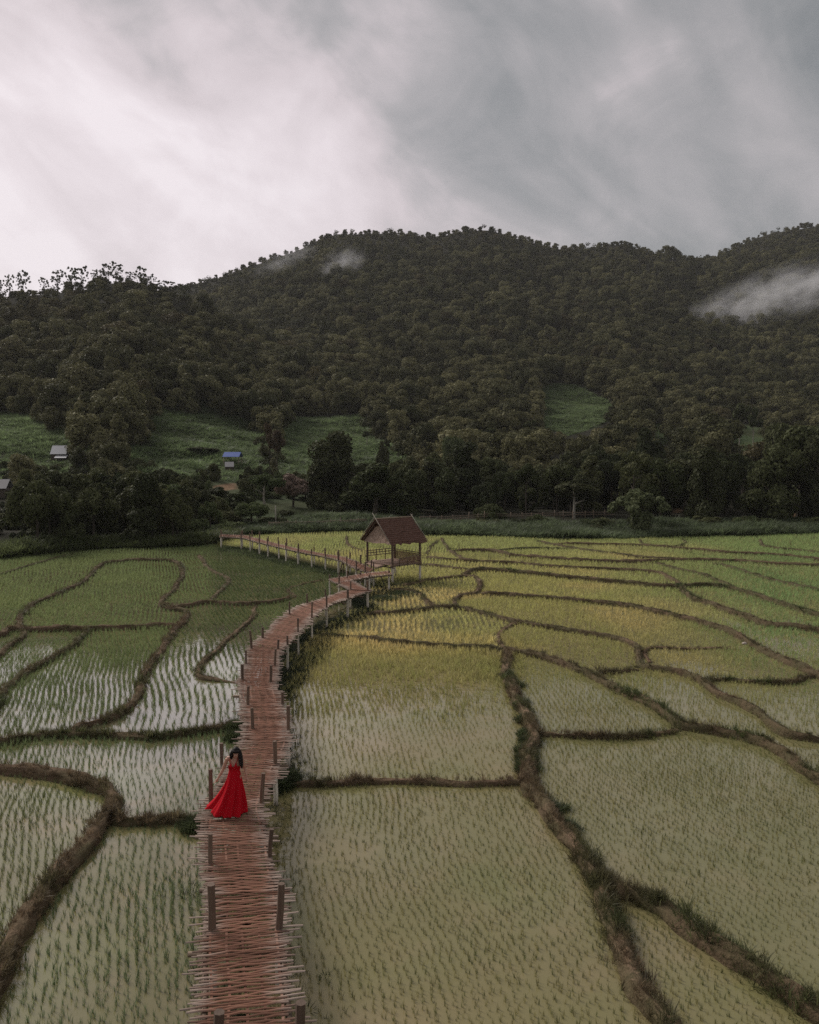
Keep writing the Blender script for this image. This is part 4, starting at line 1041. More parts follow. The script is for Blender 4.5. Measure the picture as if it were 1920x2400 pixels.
# gown: fitted bodice with a V neck, skirt with folds swept out to one side
NT, NR = 120, 64
V = []; F_ = []
for r_i in range(NR + 1):
    f = r_i / NR
    for k in range(NT):
        th = 2 * math.pi * k / NT; cxn, syn = math.cos(th), math.sin(th)      # th = -pi/2 is the front
        front = max(0, -syn)
        # upper edge: V at the front, cups, lower at the back
        cup = math.exp(-((abs(cxn) - .42) / .2) ** 2) * (1 if syn < 0 else 0)
        ztop = 1.10 + .10 * cup * front ** .3 + .012 * front - .03 * max(0, syn)
        if f < .22:
            g_ = f / .22; z = ztop + (.985 - ztop) * g_
            bust = .046 * math.exp(-((z - 1.125) / .055) ** 2) * front * (1 - .35 * math.exp(-(cxn / .18) ** 2))
            rx = .146 - .016 * g_; ry = .110 - .006 * g_ + bust; ox, oy = 0, .008
        else:
            g_ = (f - .22) / .78; z = .985 * (1 - g_) + .012
            e = g_ ** 1.15
            rx = .130 + .275 * e; ry = .104 + .29 * e
            sweep = max(0, -cxn) ** 1.6 * max(0, g_ - .12) ** 2.1
            fold = (.10 * math.sin(9 * th + 1.1 + 1.5 * g_) + .06 * math.sin(5 * th - .6) + .07 * math.sin(16 * th + 2 + g_)) * min(1, g_ * 1.9)
            rx *= 1 + fold; ry *= 1 + fold
            rx += .18 * sweep; ox = -.13 * g_ ** 1.8; oy = .008 - .02 * g_
            z += .15 * sweep * g_ + .012 * g_ * math.sin(7 * th)
        V.append((ox + rx * cxn, oy + ry * syn, max(z, .006)))
for r_i in range(NR):
    for k in range(NT):
        a = r_i * NT + k; c = r_i * NT + (k + 1) % NT; F_.append((a, a + NT, c + NT, c))
me = np_mesh('gown', np.array(V), np.array(F_)); gown = link('gown', me, MDRESS, woman, True)
md = gown.modifiers.new('cloth', 'SOLIDIFY'); md.thickness = .006
s_ = MB()
for s in (-1, 1):
    s_.tube([(s * .062, -.098, 1.185), (s * .085, -.07, 1.25), (s * .098, -.01, 1.318), (s * .09, .06, 1.27), (s * .06, .095, 1.10)], .007, 6)
s_.build('straps', MDRESS, gown, True)
#__PART5__
# ------------------------------------------------------------------ trees
def crown_arrays(seed, blobs, nleaf, leaf, up=.35, core=.80):
    """leaf-sized faces on the shells of overlapping clumps, plus the dense inside of each clump"""
    r = np.random.default_rng(seed); B = np.array(blobs, float)           # cx, cy, cz, radius
    wgt = B[:, 3] ** 2; bi = r.choice(len(B), nleaf * 2, p=wgt / wgt.sum())
    d = r.normal(size=(nleaf * 2, 3)); d[:, 2] += up; d /= np.linalg.norm(d, axis=1)[:, None]
    rad = B[bi, 3] * r.uniform(.82, 1.16, nleaf * 2); p = B[bi, :3] + d * rad[:, None]
    ins = np.zeros(len(p), bool)
    for q in range(len(B)): ins |= (np.linalg.norm(p - B[q, :3], axis=1) < B[q, 3] * .78) & (bi != q)
    p, d = p[~ins][:nleaf], d[~ins][:nleaf]; n = len(p)
    nrm = d + r.normal(size=(n, 3)) * .55; nrm /= np.linalg.norm(nrm, axis=1)[:, None]
    a = np.cross(nrm, r.normal(size=(n, 3))); a /= np.linalg.norm(a, axis=1)[:, None]; b = np.cross(nrm, a)
    s = leaf * r.uniform(.6, 1.35, n)[:, None]; a = a * s; b = b * s * .62
    V = np.stack([p - a, p - b, p + a, p + b], 1).reshape(-1, 3); F4 = np.arange(4 * n).reshape(-1, 4)
    # clump insides: low spheres
    seg, rg = 7, 5; cv = []; cf = []
    for q in range(len(B)):
        o = len(V) + len(cv)
        for i in range(rg + 1):
            ph = math.pi * i / rg
            for k in range(seg):
                th = 2 * math.pi * k / seg; jj = B[q, 3] * core * r.uniform(.82, 1.1)
                cv.append((B[q, 0] + jj * math.sin(ph) * math.cos(th), B[q, 1] + jj * math.sin(ph) * math.sin(th), B[q, 2] + jj * math.cos(ph)))
        for i in range(rg):
            for k in range(seg): cf.append((o + i * seg + k, o + (i + 1) * seg + k, o + (i + 1) * seg + (k + 1) % seg, o + i * seg + (k + 1) % seg))
    return np.vstack([V, np.array(cv)]), np.vstack([F4, np.array(cf)])
def blob_set(seed, style):
    r = random.Random(seed); o = []
    if style == 'round':
        for k in range(15):
            a = r.uniform(0, 6.28); rr = .26 * math.sqrt(r.random()); z = .42 + .42 * r.random(); rr *= math.sqrt(max(.05, 1 - ((z - .58) / .34) ** 2)); o.append((rr * math.cos(a), rr * math.sin(a), z, r.uniform(.09, .16)))
    elif style == 'mound':       # leafy right down to the ground
        for k in range(22):
            z = .10 + .76 * r.random(); a = r.uniform(0, 6.28); rr = .32 * math.sqrt(r.random()) * math.sqrt(max(.12, 1 - ((z - .35) / .6) ** 2)); o.append((rr * math.cos(a), rr * math.sin(a), z, r.uniform(.08, .16)))
    elif style == 'airy':        # open, branchy crown of small separate tufts
        for k in range(52):
            a = r.uniform(0, 6.28); z = r.uniform(.35, .97); rr = .30 * math.sqrt(r.random()) * math.sqrt(max(.15, 1 - ((z - .68) / .36) ** 2)); o.append((rr * math.cos(a), rr * math.sin(a), z, r.uniform(.012, .042)))
    elif style == 'broad':
        for k in range(20):
            a = r.uniform(0, 6.28); rr = .46 * math.sqrt(r.random()); z = .5 + .36 * (1 - (rr / .5) ** 2) * r.uniform(.6, 1) + r.uniform(-.2, .0); o.append((rr * math.cos(a), rr * math.sin(a), max(z, .2), r.uniform(.09, .17)))
    elif style == 'column':
        for k in range(16):
            z = .10 + .82 * k / 15; a = r.uniform(0, 6.28); w_ = .085 * (1.2 - .6 * z); o.append((w_ * math.cos(a), w_ * math.sin(a), z, r.uniform(.085, .135) * (1.15 - .45 * z)))
    elif style == 'vine':        # draped, tower-like and lumpy
        for k in range(24):
            z = .08 + .82 * r.random(); w_ = .25 * (1.05 - z) ** .6 * math.sqrt(r.random()); a = r.uniform(0, 6.28); o.append((w_ * math.cos(a), w_ * math.sin(a), z, r.uniform(.09, .15)))
        o.append((-.03, 0, .89, .10))
    elif style == 'umbrella':
        for k in range(13):
            a = r.uniform(0, 6.28); rr = .27 * math.sqrt(r.random()); o.append((rr * math.cos(a), rr * math.sin(a), .70 + .2 * (1 - (rr / .3) ** 2) + r.uniform(-.03, .03), r.uniform(.075, .12)))
    elif style == 'bush':
        for k in range(14):
            a = r.uniform(0, 6.28); rr = .48 * math.sqrt(r.random()); z = .18 + .5 * (1 - (rr / .55) ** 2) * r.random(); o.append((rr * math.cos(a), rr * math.sin(a), z, r.uniform(.14, .24)))
    elif style == 'cone':
        for k in range(12):
            z = .1 + .8 * k / 11; w_ = .10 * (1 - z); a = r.uniform(0, 6.28); o.append((w_ * math.cos(a), w_ * math.sin(a), z, .17 * (1.1 - z) + .02))
    elif style == 'sparse':
        for k in range(9):
            a = r.uniform(0, 6.28); rr = .16 * math.sqrt(r.random()); z = r.uniform(.62, .95); o.append((rr * math.cos(a), rr * math.sin(a), z, r.uniform(.045, .085)))
    elif style == 'layered':
        for L_ in range(5):
            z = .34 + .13 * L_; w_ = .44 * (1 - .13 * L_)
            for k in range(5): a = r.uniform(0, 6.28); rr = w_ * math.sqrt(r.uniform(.2, 1)); o.append((rr * math.cos(a), rr * math.sin(a), z + r.uniform(-.03, .03), r.uniform(.08, .13)))
    elif style == 'shrubtree':    # tiered crown with a separate clump at the foot
        for k in range(40):
            a = r.uniform(0, 6.28); rr = .48 * math.sqrt(r.random()); z = .46 + .40 * (1 - (rr / .5) ** 2) * r.uniform(.35, 1); o.append((rr * math.cos(a), rr * math.sin(a), z, r.uniform(.04, .085)))
        for k in range(6): a = r.uniform(0, 6.28); o.append((.13 * math.cos(a) * r.random(), .13 * math.sin(a) * r.random(), r.uniform(.08, .34), r.uniform(.09, .14)))
    return o
LEAFSZ = {'airy': .022, 'mound': .028, 'round': .030, 'broad': .030, 'column': .024, 'vine': .026, 'umbrella': .028, 'bush': .045, 'cone': .028, 'sparse': .030, 'layered': .030, 'shrubtree': .034}
NLEAF = {'airy': 1500, 'mound': 3600, 'round': 2600, 'broad': 3800, 'column': 2400, 'vine': 3600, 'umbrella': 1900, 'bush': 2200, 'cone': 1500, 'sparse': 900, 'layered': 3600, 'shrubtree': 4200}
crown_lib = {}
def crown_mesh(style, var, mat_i):
    key = (style, var, mat_i)
    if key not in crown_lib:
        V, F4 = crown_arrays(hash((style, var)) % 9999 if False else (sum(map(ord, style)) * 31 + var), blob_set(sum(map(ord, style)) * 7 + var, style), NLEAF[style], LEAFSZ[style], core=.3 if style == 'airy' else .66 if style in ('sparse', 'layered', 'shrubtree') else .74)
        me = np_mesh('crown', V, F4); me.materials.append(MLEAF[mat_i] if isinstance(mat_i, int) else mat_i); crown_lib[key] = me
    return crown_lib[key]
trunk_lib = {}
def trunk_mesh(style, var, pale):
    key = (style, var, pale)
    if key not in trunk_lib:
        r = random.Random(var * 13 + len(style)); m = MB()
        top = {'column': .85, 'cone': .9, 'vine': .8, 'bush': .5, 'umbrella': .78}.get(style, .72)
        bx, by = r.uniform(-.03, .03), r.uniform(-.03, .03); w0 = .022 if style not in ('broad', 'layered') else .03
        if style == 'sparse': w0 = .012
        m.tube([(0, 0, -.04), (bx, by, top * .4), (bx * .5, by * .5, top * .75), (bx * .2, by * .2, top)], [w0 * 1.2, w0 * .85, w0 * .6, w0 * .25], 7)
        for k in range(6):
            a = r.uniform(0, 6.28); z0 = top * r.uniform(.38, .8); l_ = r.uniform(.12, .26) * (1.4 if style in ('broad', 'layered', 'shrubtree') else .8)
            m.tube([(bx * .6, by * .6, z0), (bx * .6 + math.cos(a) * l_ * .5, by * .6 + math.sin(a) * l_ * .5, z0 + l_ * .5), (bx * .6 + math.cos(a) * l_, by * .6 + math.sin(a) * l_, z0 + l_ * .8)], [w0 * .42, w0 * .28, w0 * .1], 5)
        me = m.mesh('trunk'); me.materials.append(MPALE if pale else MBARK); trunk_lib[key] = me
    return trunk_lib[key]
tree_xy = []
PROTECT = [(120, 1042, 170, 1074), (518, 1058, 574, 1078), (522, 1081, 556, 1100), (-20, 1120, 24, 1156), (508, 1135, 556, 1150)]
KEEP = [(645, 1106, 735, 1175, 126), (735, 1012, 842, 1165, 128), (582, 1110, 664, 1195, 122), (805, 1088, 955, 1195, 118), (1062, 1036, 1124, 1160, 132), (1204, 1092, 1266, 1185, 124), (985, 1082, 1032, 1180, 134), (1300, 1130, 1395, 1215, 116)]
def hides(u, vt, wp, vb, y=None):
    if y is not None:
        for a, b, c, d, yy in KEEP:
            if y < yy + 2 and u + wp * .42 > a and u - wp * .42 < c and vt < d - 12 and vb > b: return 'house'
    for a, b, c, d in PROTECT:
        if u + wp * .45 > a and u - wp * .45 < c and vt < d and vb > b: return 'house'
    for q in CLEAR[:5]:
        for dv in (0.1, .45):
            for du in (-.25, 0, .25):
                if bool(in_poly(np.array([u + du * wp]), np.array([vt + (vb - vt) * dv]), q)[0]): return True
    return False
def tree(name, style, u, y, v_top, wpx, mat_i=0, label=None, cat='tree', group=None, pale=False, var=None, vbase=None, trunk=True):
    x = XAT(u, 1150, y); zb_ = float(TZ(x, y)) - .1
    if vbase is not None: zb_ = ZAT(vbase, y)
    H = ZAT(v_top, y) - zb_; W = wpx * y / F_PX
    if H < .6: H = .6
    unitw = {'airy': .66, 'mound': .82, 'round': .72, 'broad': 1.08, 'column': .34, 'vine': .66, 'umbrella': .70, 'bush': 1.15, 'cone': .40, 'sparse': .42, 'layered': 1.04, 'shrubtree': 1.02}[style]
    var = random.randrange(3) if var is None else var
    o = empty(name, (x, y, zb_), random.uniform(0, 6.28)); o.scale = (W / unitw, W / unitw, H / 1.0)
    tag(o, label, cat, group)
    link('crown' if style != 'bush' else 'foliage', crown_mesh(style, var, mat_i), None, o)
    if trunk: link('trunk' if style != 'bush' else 'stem', trunk_mesh(style, var, pale), None, o)
    tree_xy.append((x, y, W)); return o
MPINK = mat_leaf('leaf_pinkish', (.20, .145, .115), (.24, .175, .14), .6, .15)
MDRY = mat_leaf('leaf_dry', (.075, .052, .034), (.095, .07, .045), .5, .2)
# trees one can tell apart
tree('vine_covered_tree', 'vine', 783, 128, 1012, 140, 0, 'tall tree smothered in dark vines behind the bridge, left of the hut roof', var=0)
tree('layered_tree', 'layered', 878, 118, 1085, 190, 1, 'wide tree with layered olive foliage directly behind the hut roof', var=1)
tree('pink_flowering_tree', 'round', 686, 126, 1108, 84, MPINK, 'tree with a pinkish flowering crown left of the vine covered tree', var=1)
tree('pale_trunk_tree', 'umbrella', 622, 122, 1112, 88, 2, 'flat crowned tree with pale bare trunks beside the pink flowering tree', pale=True, var=0)
tree('leaning_shrub_tree', 'broad', 588, 104, 1172, 96, 2, 'bright green low tree next to the far end of the bridge', var=0)
tree('column_tree', 'column', 1092, 132, 1036, 72, 0, 'tallest dark columnar tree right of the hut', var=0)
tree('column_tree', 'column', 1008, 134, 1082, 52, 0, 'slim dark columnar tree just right of the hut roof', var=1)
tree('column_tree', 'column', 968, 130, 1112, 44, 0, 'short columnar tree touching the right end of the hut roof', var=2)
tree('pale_topped_tree', 'round', 1062, 165, 1010, 52, 3, 'tree with a pale green round top behind the columnar trees', var=0)
tree('umbrella_tree', 'umbrella', 1234, 124, 1092, 66, 1, 'umbrella shaped tree on a single dark trunk', var=1)
tree('round_tree', 'round', 1182, 128, 1100, 62, 1, 'rounded tree just left of the umbrella shaped tree', var=2)
tree('shrub', 'bush', 1150, 112, 1164, 74, 1, 'rounded shrub behind the fence right of the hut', 'shrub', var=0)
tree('shrub', 'bush', 1152, 100, 1219, 24, 0, 'small dark bush standing in the weeds in front of the fence', 'shrub', var=1)
tree('lone_shrubby_tree', 'shrubtree', 1500, 97, 1134, 140, 3, 'lone pale leaved tree with a dark clump at its foot by the far paddies', var=0)
tree('forked_trunk_tree', 'umbrella', 1346, 116, 1128, 110, 0, 'tree with a forked pale trunk behind the fence', pale=True, var=2)
tree('topiary_like_tree', 'round', 898, 178, 1032, 34, 0, 'small dense tree on the green slope above the wide layered tree', var=1)
tree('conifer', 'cone', 470, 235, 1008, 24, 0, 'little dark conifer standing alone on the left clearing', var=0)
tree('bare_tall_tree', 'sparse', 634, 150, 990, 34, MDRY, 'tall thin brownish tree standing in front of the gap between two clearings', var=0)
tree('bare_tall_tree', 'sparse', 652, 156, 1008, 40, MDRY, 'second thin brownish tree just right of the tallest thin one', var=1)
tree('round_tree', 'round', 527, 262, 948, 24, 1, 'small round tree at the top of the left clearing', var=0)
tree('round_tree', 'round', 1512, 150, 1000, 90, 0, 'dark round topped tree above the lone pale leaved tree', var=1)
tree('round_tree', 'round', 1358, 152, 1052, 95, 0, 'dark broad tree left of the lone pale leaved tree, set back', var=2)
tree('crested_tree', 'round', 1838, 150, 974, 90, 1, 'big tree with a crested crown near the right edge', var=0)
tree('spreading_tree', 'broad', 468, 178, 1046, 90, 0, 'dark spreading tree left of the blue roof', var=1)
tree('drooping_tree', 'round', 382, 100, 1124, 90, 2, 'arching tree with a pale rim among the dark trees left of the bridge end', var=0)
tree('shrub', 'bush', 232, 89, 1260, 70, 1, 'low dark shrub at the edge of the left paddies under the forest', 'shrub', var=2)
tree('shrub', 'bush', 408, 95, 1248, 90, 1, 'round shrub left of the far bridge end', 'shrub', var=0)
tree('shrub', 'bush', 505, 97, 1228, 56, 2, 'small green shrub touching the far bridge end', 'shrub', var=1)
for i, (u, y, vt, wp) in enumerate([(1245, 232, 985, 40), (1152, 226, 1002, 40), (1730, 240, 944, 44), (1190, 236, 980, 36), (935, 300, 925, 26), (862, 232, 1010, 30), (752, 320, 880, 26), (466, 330, 905, 26), (1008, 305, 912, 28), (1762, 236, 950, 40)]):
    tree('slender_tree', 'sparse', u, y, vt, wp, 1, 'slender tree with a bare pale trunk on the hillside', group='slender pale trunked trees on the slope', pale=True, var=i % 3)
for i, (u, y, vt, wp) in enumerate([(716, 134, 1120, 80), (828, 132, 1090, 90), (930, 124, 1102, 90), (962, 126, 1090, 80), (850, 126, 1080, 80), (1040, 126, 1095, 70), (1130, 122, 1130, 70), (560, 118, 1150, 80), (520, 120, 1140, 70), (480, 116, 1150, 80), (450, 112, 1120, 90)]):
    tree('valley_tree', 'mound', u, y, vt, wp, i % 2, 'bushy tree in the hollow behind the far bridge end', 'tree', 'trees behind the far bridge end', var=i % 3)
# the belt of trees at the foot of the hills
belt_top = ip([(-300, 1030), (0, 1062), (60, 1068), (100, 1085), (170, 1098), (300, 1092), (420, 1098), (470, 1118), (600, 1125), (720, 1118), (770, 1095), (850, 1095), (950, 1068), (1100, 1050), (1180, 1072), (1260, 1078), (1330, 1062), (1420, 1030), (1560, 1055), (1650, 1040), (1760, 1060), (1830, 1010), (1920, 985), (2300, 960)])
rb = random.Random(21)
def belt(n, ylo, yhi, ulo, uhi, hmin, name, lab, grp, mats, styles):
    made = 0; tries = 0
    while made < n and tries < n * 40:
        tries += 1
        u = rb.uniform(ulo, uhi); fe = float(far_edge_y(u)); y = fe + rb.uniform(ylo, yhi); x = XAT(u, 1150, y)
        if any((x - a) ** 2 + ((y - b) * .8) ** 2 < (.30 * c + 1.1) ** 2 for a, b, c in tree_xy): continue
        zb_ = float(TZ(x, y)); uu, vv = PX(x, y, zb_)
        if bool(clear_mask(np.array([x]), np.array([y]), np.array([zb_]))[0]): continue
        vt = float(belt_top(u)) + rb.uniform(0, 62) * (1 if y < fe + 45 else .5); H = ZAT(vt, y) - zb_
        if H < hmin: H = hmin * rb.uniform(1, 1.4)
        H = min(H, 15)
        st = rb.choice(styles); wp = F_PX / y * H * rb.uniform(.55, .85) * (.5 if st == 'column' else 1.0)
        vt2 = PX(x, y, zb_ + H)[1]
        hd_ = hides(u, vt2, wp, vv, y)
        if hd_ == 'house' or (hd_ and rb.random() < .93): continue
        tree(name, st, u, y, PX(x, y, zb_ + H)[1], wp, rb.choice(mats), lab, 'tree', grp, var=rb.randrange(3)); made += 1
belt(46, 3, 30, -60, 445, 4.5, 'forest_tree', 'dark leafy tree in the dense thicket beyond the left paddies', 'trees of the left thicket', [0, 0, 1, 1], ['mound', 'mound', 'broad', 'mound', 'vine', 'airy'])
belt(52, 12, 62, 400, 900, 2.5, 'valley_tree', 'bushy tree in the hollow behind the far bridge end', 'trees behind the far bridge end', [0, 1, 1, 2], ['mound', 'broad', 'mound'])
belt(52, 18, 62, 860, 1400, 3.0, 'foothill_tree', 'dark tree in the belt behind the hut and the fence', 'trees behind the fence', [0, 0, 1, 1], ['mound', 'broad', 'column', 'mound', 'round'])
belt(62, 14, 80, 1380, 1990, 4.0, 'hillfoot_tree', 'dark tree in the shaded forest edge beyond the right paddies', 'trees beyond the right paddies', [0, 0, 1, 1], ['mound', 'broad', 'mound', 'vine', 'round', 'airy'])
for i in range(230):
    u = rb.uniform(-60, 960); fe = float(far_edge_y(u)); y = fe + rb.uniform(12, 115); x = XAT(u, 1150, y); zb_ = float(TZ(x, y)); hgt = rb.uniform(1.6, 3.8)
    if bool(clear_mask(np.array([x]), np.array([y]), np.array([zb_]))[0]) or hides(u, PX(x, y, zb_ + hgt)[1], 40, PX(x, y, zb_)[1], y): continue
    tree('valley_shrub', 'bush', u, y, PX(x, y, zb_ + hgt)[1], F_PX / y * hgt * rb.uniform(1.1, 1.9), rb.choice([0, 1, 1, 2]), 'bushy shrub in the hollow', 'shrub', 'shrubs in the hollow behind the bridge end', var=rb.randrange(3))
# low shrubs along the field edge
for i in range(34):
    u = rb.uniform(-40, 1960); fe = float(far_edge_y(u)); y = fe + rb.uniform(5, 16) * (.45 if u < 560 else 1)
    if 780 < u < 1000 and y < 108: continue
    hgt = rb.uniform(.8, 1.9); x = XAT(u, 1200, y)
    if hides(u, PX(x, y, hgt)[1], 30, 1230): continue
    tree('edge_shrub', 'bush', u, y, PX(x, y, float(TZ(x, y)) + hgt)[1], F_PX / y * hgt * rb.uniform(1.4, 2.6), rb.choice([0, 1, 1, 2]), 'low leafy shrub along the grassy edge between paddies and forest', 'shrub', 'low shrubs along the field edge', var=rb.randrange(3))

# open crowned trees standing on the left ridge against the sky
for i, (u, vt, wp) in enumerate([(8, 640, 44), (38, 634, 34), (70, 626, 44), (118, 640, 30), (150, 624, 46), (182, 618, 40), (206, 614, 44), (240, 622, 34), (262, 610, 44), (286, 606, 50), (318, 628, 36), (342, 616, 46), (366, 634, 30), (384, 648, 40), (410, 650, 46), (440, 656, 34)]):
    tree('ridge_tree', 'airy', u, 385 + (i % 3) * 6, vt + 8, wp * .85, i % 2, 'open crowned tree on the left ridge', 'tree', 'trees along the left ridge', var=i % 3)
nr = sorted([o for o in C.objects if o.parent is None and o.name.split('.')[0] == 'ridge_tree'], key=lambda o: o.location.x / o.location.y)
for k, o in enumerate(nr): o['label'] = '%s open crowned tree from the left edge along the left ridge against the sky' % (['first', 'second', 'third', 'fourth', 'fifth', 'sixth', 'seventh', 'eighth', 'ninth', 'tenth', 'eleventh', 'twelfth', 'thirteenth', 'fourteenth', 'fifteenth', 'sixteenth'][k])
# every belt tree is told by the landmark it stands next to and its place in the row
LAND = [(2, 'the left edge roof'), (143, 'the white roofed house'), (382, 'the arching pale rimmed tree'), (546, 'the blue roof'), (686, 'the pink flowering tree'), (783, 'the vine covered tree'), (930, 'the hut roof'), (1092, 'the tallest columnar tree'), (1234, 'the umbrella shaped tree'), (1346, 'the forked trunk tree'), (1500, 'the lone pale leaved tree'), (1680, 'the small right clearing'), (1838, 'the crested tree')]
ORD = ['nearest', 'second', 'third', 'fourth', 'fifth', 'sixth', 'seventh', 'eighth', 'ninth', 'tenth', 'eleventh', 'twelfth', 'thirteenth', 'fourteenth', 'fifteenth', 'sixteenth', 'seventeenth', 'eighteenth', 'nineteenth', 'twentieth']
def relabel(names, noun):
    bins = {}
    for o in C.objects:
        if o.parent is None and o.name.split('.')[0] in names:
            u = U0 + F_PX * o.location.x / o.location.y; d = o.location.y - float(far_edge_y(u)); lu, ln_ = min(LAND, key=lambda a: abs(a[0] - u))
            row = 'front row' if d < 22 else 'middle row' if d < 42 else 'back row'
            bins.setdefault((ln_, 'left' if u < lu else 'right', row), []).append((abs(u - lu), o))
    for (ln_, side, row), L_ in bins.items():
        for k, (d, o) in enumerate(sorted(L_, key=lambda a: a[0])): o['label'] = '%s %s to the %s of %s, %s' % (ORD[k], noun, side, ln_, row)
relabel({'forest_tree', 'valley_tree', 'foothill_tree', 'hillfoot_tree'}, 'dark forest tree')
relabel({'edge_shrub'}, 'low shrub')
relabel({'valley_shrub'}, 'bushy valley shrub')
relabel({'slender_tree'}, 'slender pale trunked tree')

# ------------------------------------------------------------------ hillside forest: one mass of crowns
fx, fy = [], []
yv = 138.0
while yv < 1060:
    stp = 3.4 + yv * .0031
    xs_ = np.arange(-yv * .62 - 30, yv * .62 + 30, stp); fx.append(xs_ + rng.uniform(-.45, .45, len(xs_)) * stp); fy.append(np.full(len(xs_), yv) + rng.uniform(-.5, .5, len(xs_)) * stp); yv += stp * .92
fx = np.concatenate(fx); fy = np.concatenate(fy); fz = TZ(fx, fy)
fu, fv = PX(fx, fy, fz)
fe = far_edge_y(np.clip(fu, -900, 2900))
inclear = clear_mask(fx, fy, fz)
tu, tv = PX(fx, fy, fz + 7.0); mu, mv = PX(fx, fy, fz + 3.5); hu, hv = PX(fx, fy, fz + 11.0)
for q in CLEAR[:5]: inclear |= (in_poly(tu, tv, q) | in_poly(mu, mv, q) | in_poly(hu, hv, q)) & (fy < 420) & (rng.random(len(fx)) < .96)
for a, b, c, d in PROTECT: inclear |= (fu > a - 25) & (fu < c + 25) & (tv < d) & (fv > b) & (fy < 330)
ok = (fy > fe + 55) & (~inclear) & (fz > 1.2)
# hollow behind the bridge end stays open in front of the clearings
ok &= ~((fu > 280) & (fu < 960) & (fy < 240) & (fv > 1055)) | (rng.random(len(fx)) < .10)
# hidden back slopes are left out
t_main = (fy > 735) & (fu < 1540); t_left = (fy > 425) & (fu < 330) & (fy < 640)
ok &= ~t_main & ~t_left
fx, fy, fz, fu, fv = fx[ok], fy[ok], fz[ok], fu[ok], fv[ok]
n = len(fx); print('forest', n)
fh = np.clip(rng.lognormal(1.92, .36, n), 3.2, 12.5) * .88 * (.85 + .4 * fnoise(fx, fy, 40, 90)); fh = np.where(rng.random(n) < .06, fh * 1.25, fh)
fwd = fh * rng.uniform(.85, 1.3, n)
rot = np.zeros((n, 3)); rot[:, 2] = rng.uniform(0, 6.28, n); rot[:, :2] = rng.normal(0, .05, (n, 2))
protos = []
for q in range(8):
    st = ['round', 'mound', 'broad', 'mound', 'column', 'round', 'mound', 'airy'][q]
    V, F4 = crown_arrays(400 + q, blob_set(500 + q, st), 1700, .030, core=.3 if st == 'airy' else .62)
    m = MB(); m.tube([(0, 0, -.05), (0, 0, .55)], [.022, .014], 5)
    me = np_mesh('forest_kind', V, F4); me.materials.append(MFOREST)
    ob = bpy.data.objects.new('forest_kind', me); protos.append(ob)
warm = np.clip((fnoise(fx, fy, 28, 95) - .55) * 4, 0, 1) * np.clip((620 - fu) / 300, 0, 1) * (rng.random(n) < .7) * .5 + (rng.random(n) < .03) * .5
fpick = rng.choice(8, n, p=[.16, .15, .11, .15, .10, .13, .13, .07])
crest = ((fy > 640) & (fu < 1540)) | ((fy > 345) & (fu < 460) & (fy < 640)) | ((fy > 700) & (fu >= 1540))
fpick = np.where(crest, rng.choice([1, 3, 6, 1, 3, 7], n), fpick)
fh = np.where(crest, np.clip(fh * .6, 2.2, 5.2), fh); fwd = np.where(crest, fh * 1.35, fwd)
forest = scatter('hillside_forest', np.stack([fx, fy, fz - .3], 1), np.stack([fwd, fwd, fh], 1), rot, None, protos, fpick, {'warm': np.clip(warm, 0, 1)})
tag(forest, 'dense dark forest covering the hills', 'forest', kind='stuff')

# ------------------------------------------------------------------ weeds and tall grass
def weeds(name, n, gen, tint, hr, lab, wide=1.0):
    P_ = gen(n); x, y = P_[:, 0], P_[:, 1]; z = np.maximum(TZ(x, y), -.05) - .03
    h_ = rng.uniform(*hr, len(x)) * np.clip(.25 + 1.5 * fnoise(x, y, 6, 33) ** 1.3, .2, 2); c = np.array(tint)[None, :] * rng.uniform(.65, 1.35, len(x))[:, None] * (.45 + 1.1 * fnoise(x, y, 8, 34))[:, None]
    rr_ = np.zeros((len(x), 3)); rr_[:, 2] = rng.uniform(0, 6.28, len(x)); rr_[:, :2] = rng.normal(0, .2, (len(x), 2))
    pr = [blade_tuft(name, MRICE, 22, 1.0, .6, .085, .8, 300 + q) for q in range(3)]
    o = scatter(name, np.stack([x, y, z], 1), np.stack([h_ * wide, h_ * wide, h_], 1), rr_, c, pr, rng.integers(0, 3, len(x)))
    tag(o, lab, 'grass', kind='stuff'); return o
def strip(n):
    u = rng.uniform(560, 2000, n); y = far_edge_y(u) + .4 + rng.random(n) ** 1.2 * np.where(u > 1250, 16, 13); return np.stack([(u - U0) / F_PX * y, y], 1)
weeds('tall_weeds', 15000, strip, (.115, .145, .078), (.3, .85), 'blue green weeds and tall grass between the far paddies and the fence', 1.3)
def strip_left(n):
    u = rng.uniform(-80, 560, n); y = far_edge_y(u) + .3 + rng.random(n) ** 1.5 * 8; return np.stack([(u - U0) / F_PX * y, y], 1)
weeds('edge_grass', 3500, strip_left, (.10, .12, .05), (.4, .9), 'rough grass along the foot of the left thicket', 1.3)
def slope(n):
    x = rng.uniform(-110, 110, n * 6); y = rng.uniform(150, 420, n * 6); z = TZ(x, y); uu_, vv_ = PX(x, y, z); k = clear_mask(x, y, z) | ((uu_ > -80) & (uu_ < 980) & (y < 250) & (rng.random(len(x)) < .5)); return np.stack([x, y], 1)[k][:n]
weeds('clearing_grass', 30000, slope, (.15, .20, .092), (.45, .9), 'rough grass covering the open clearings on the slopes', 1.8)
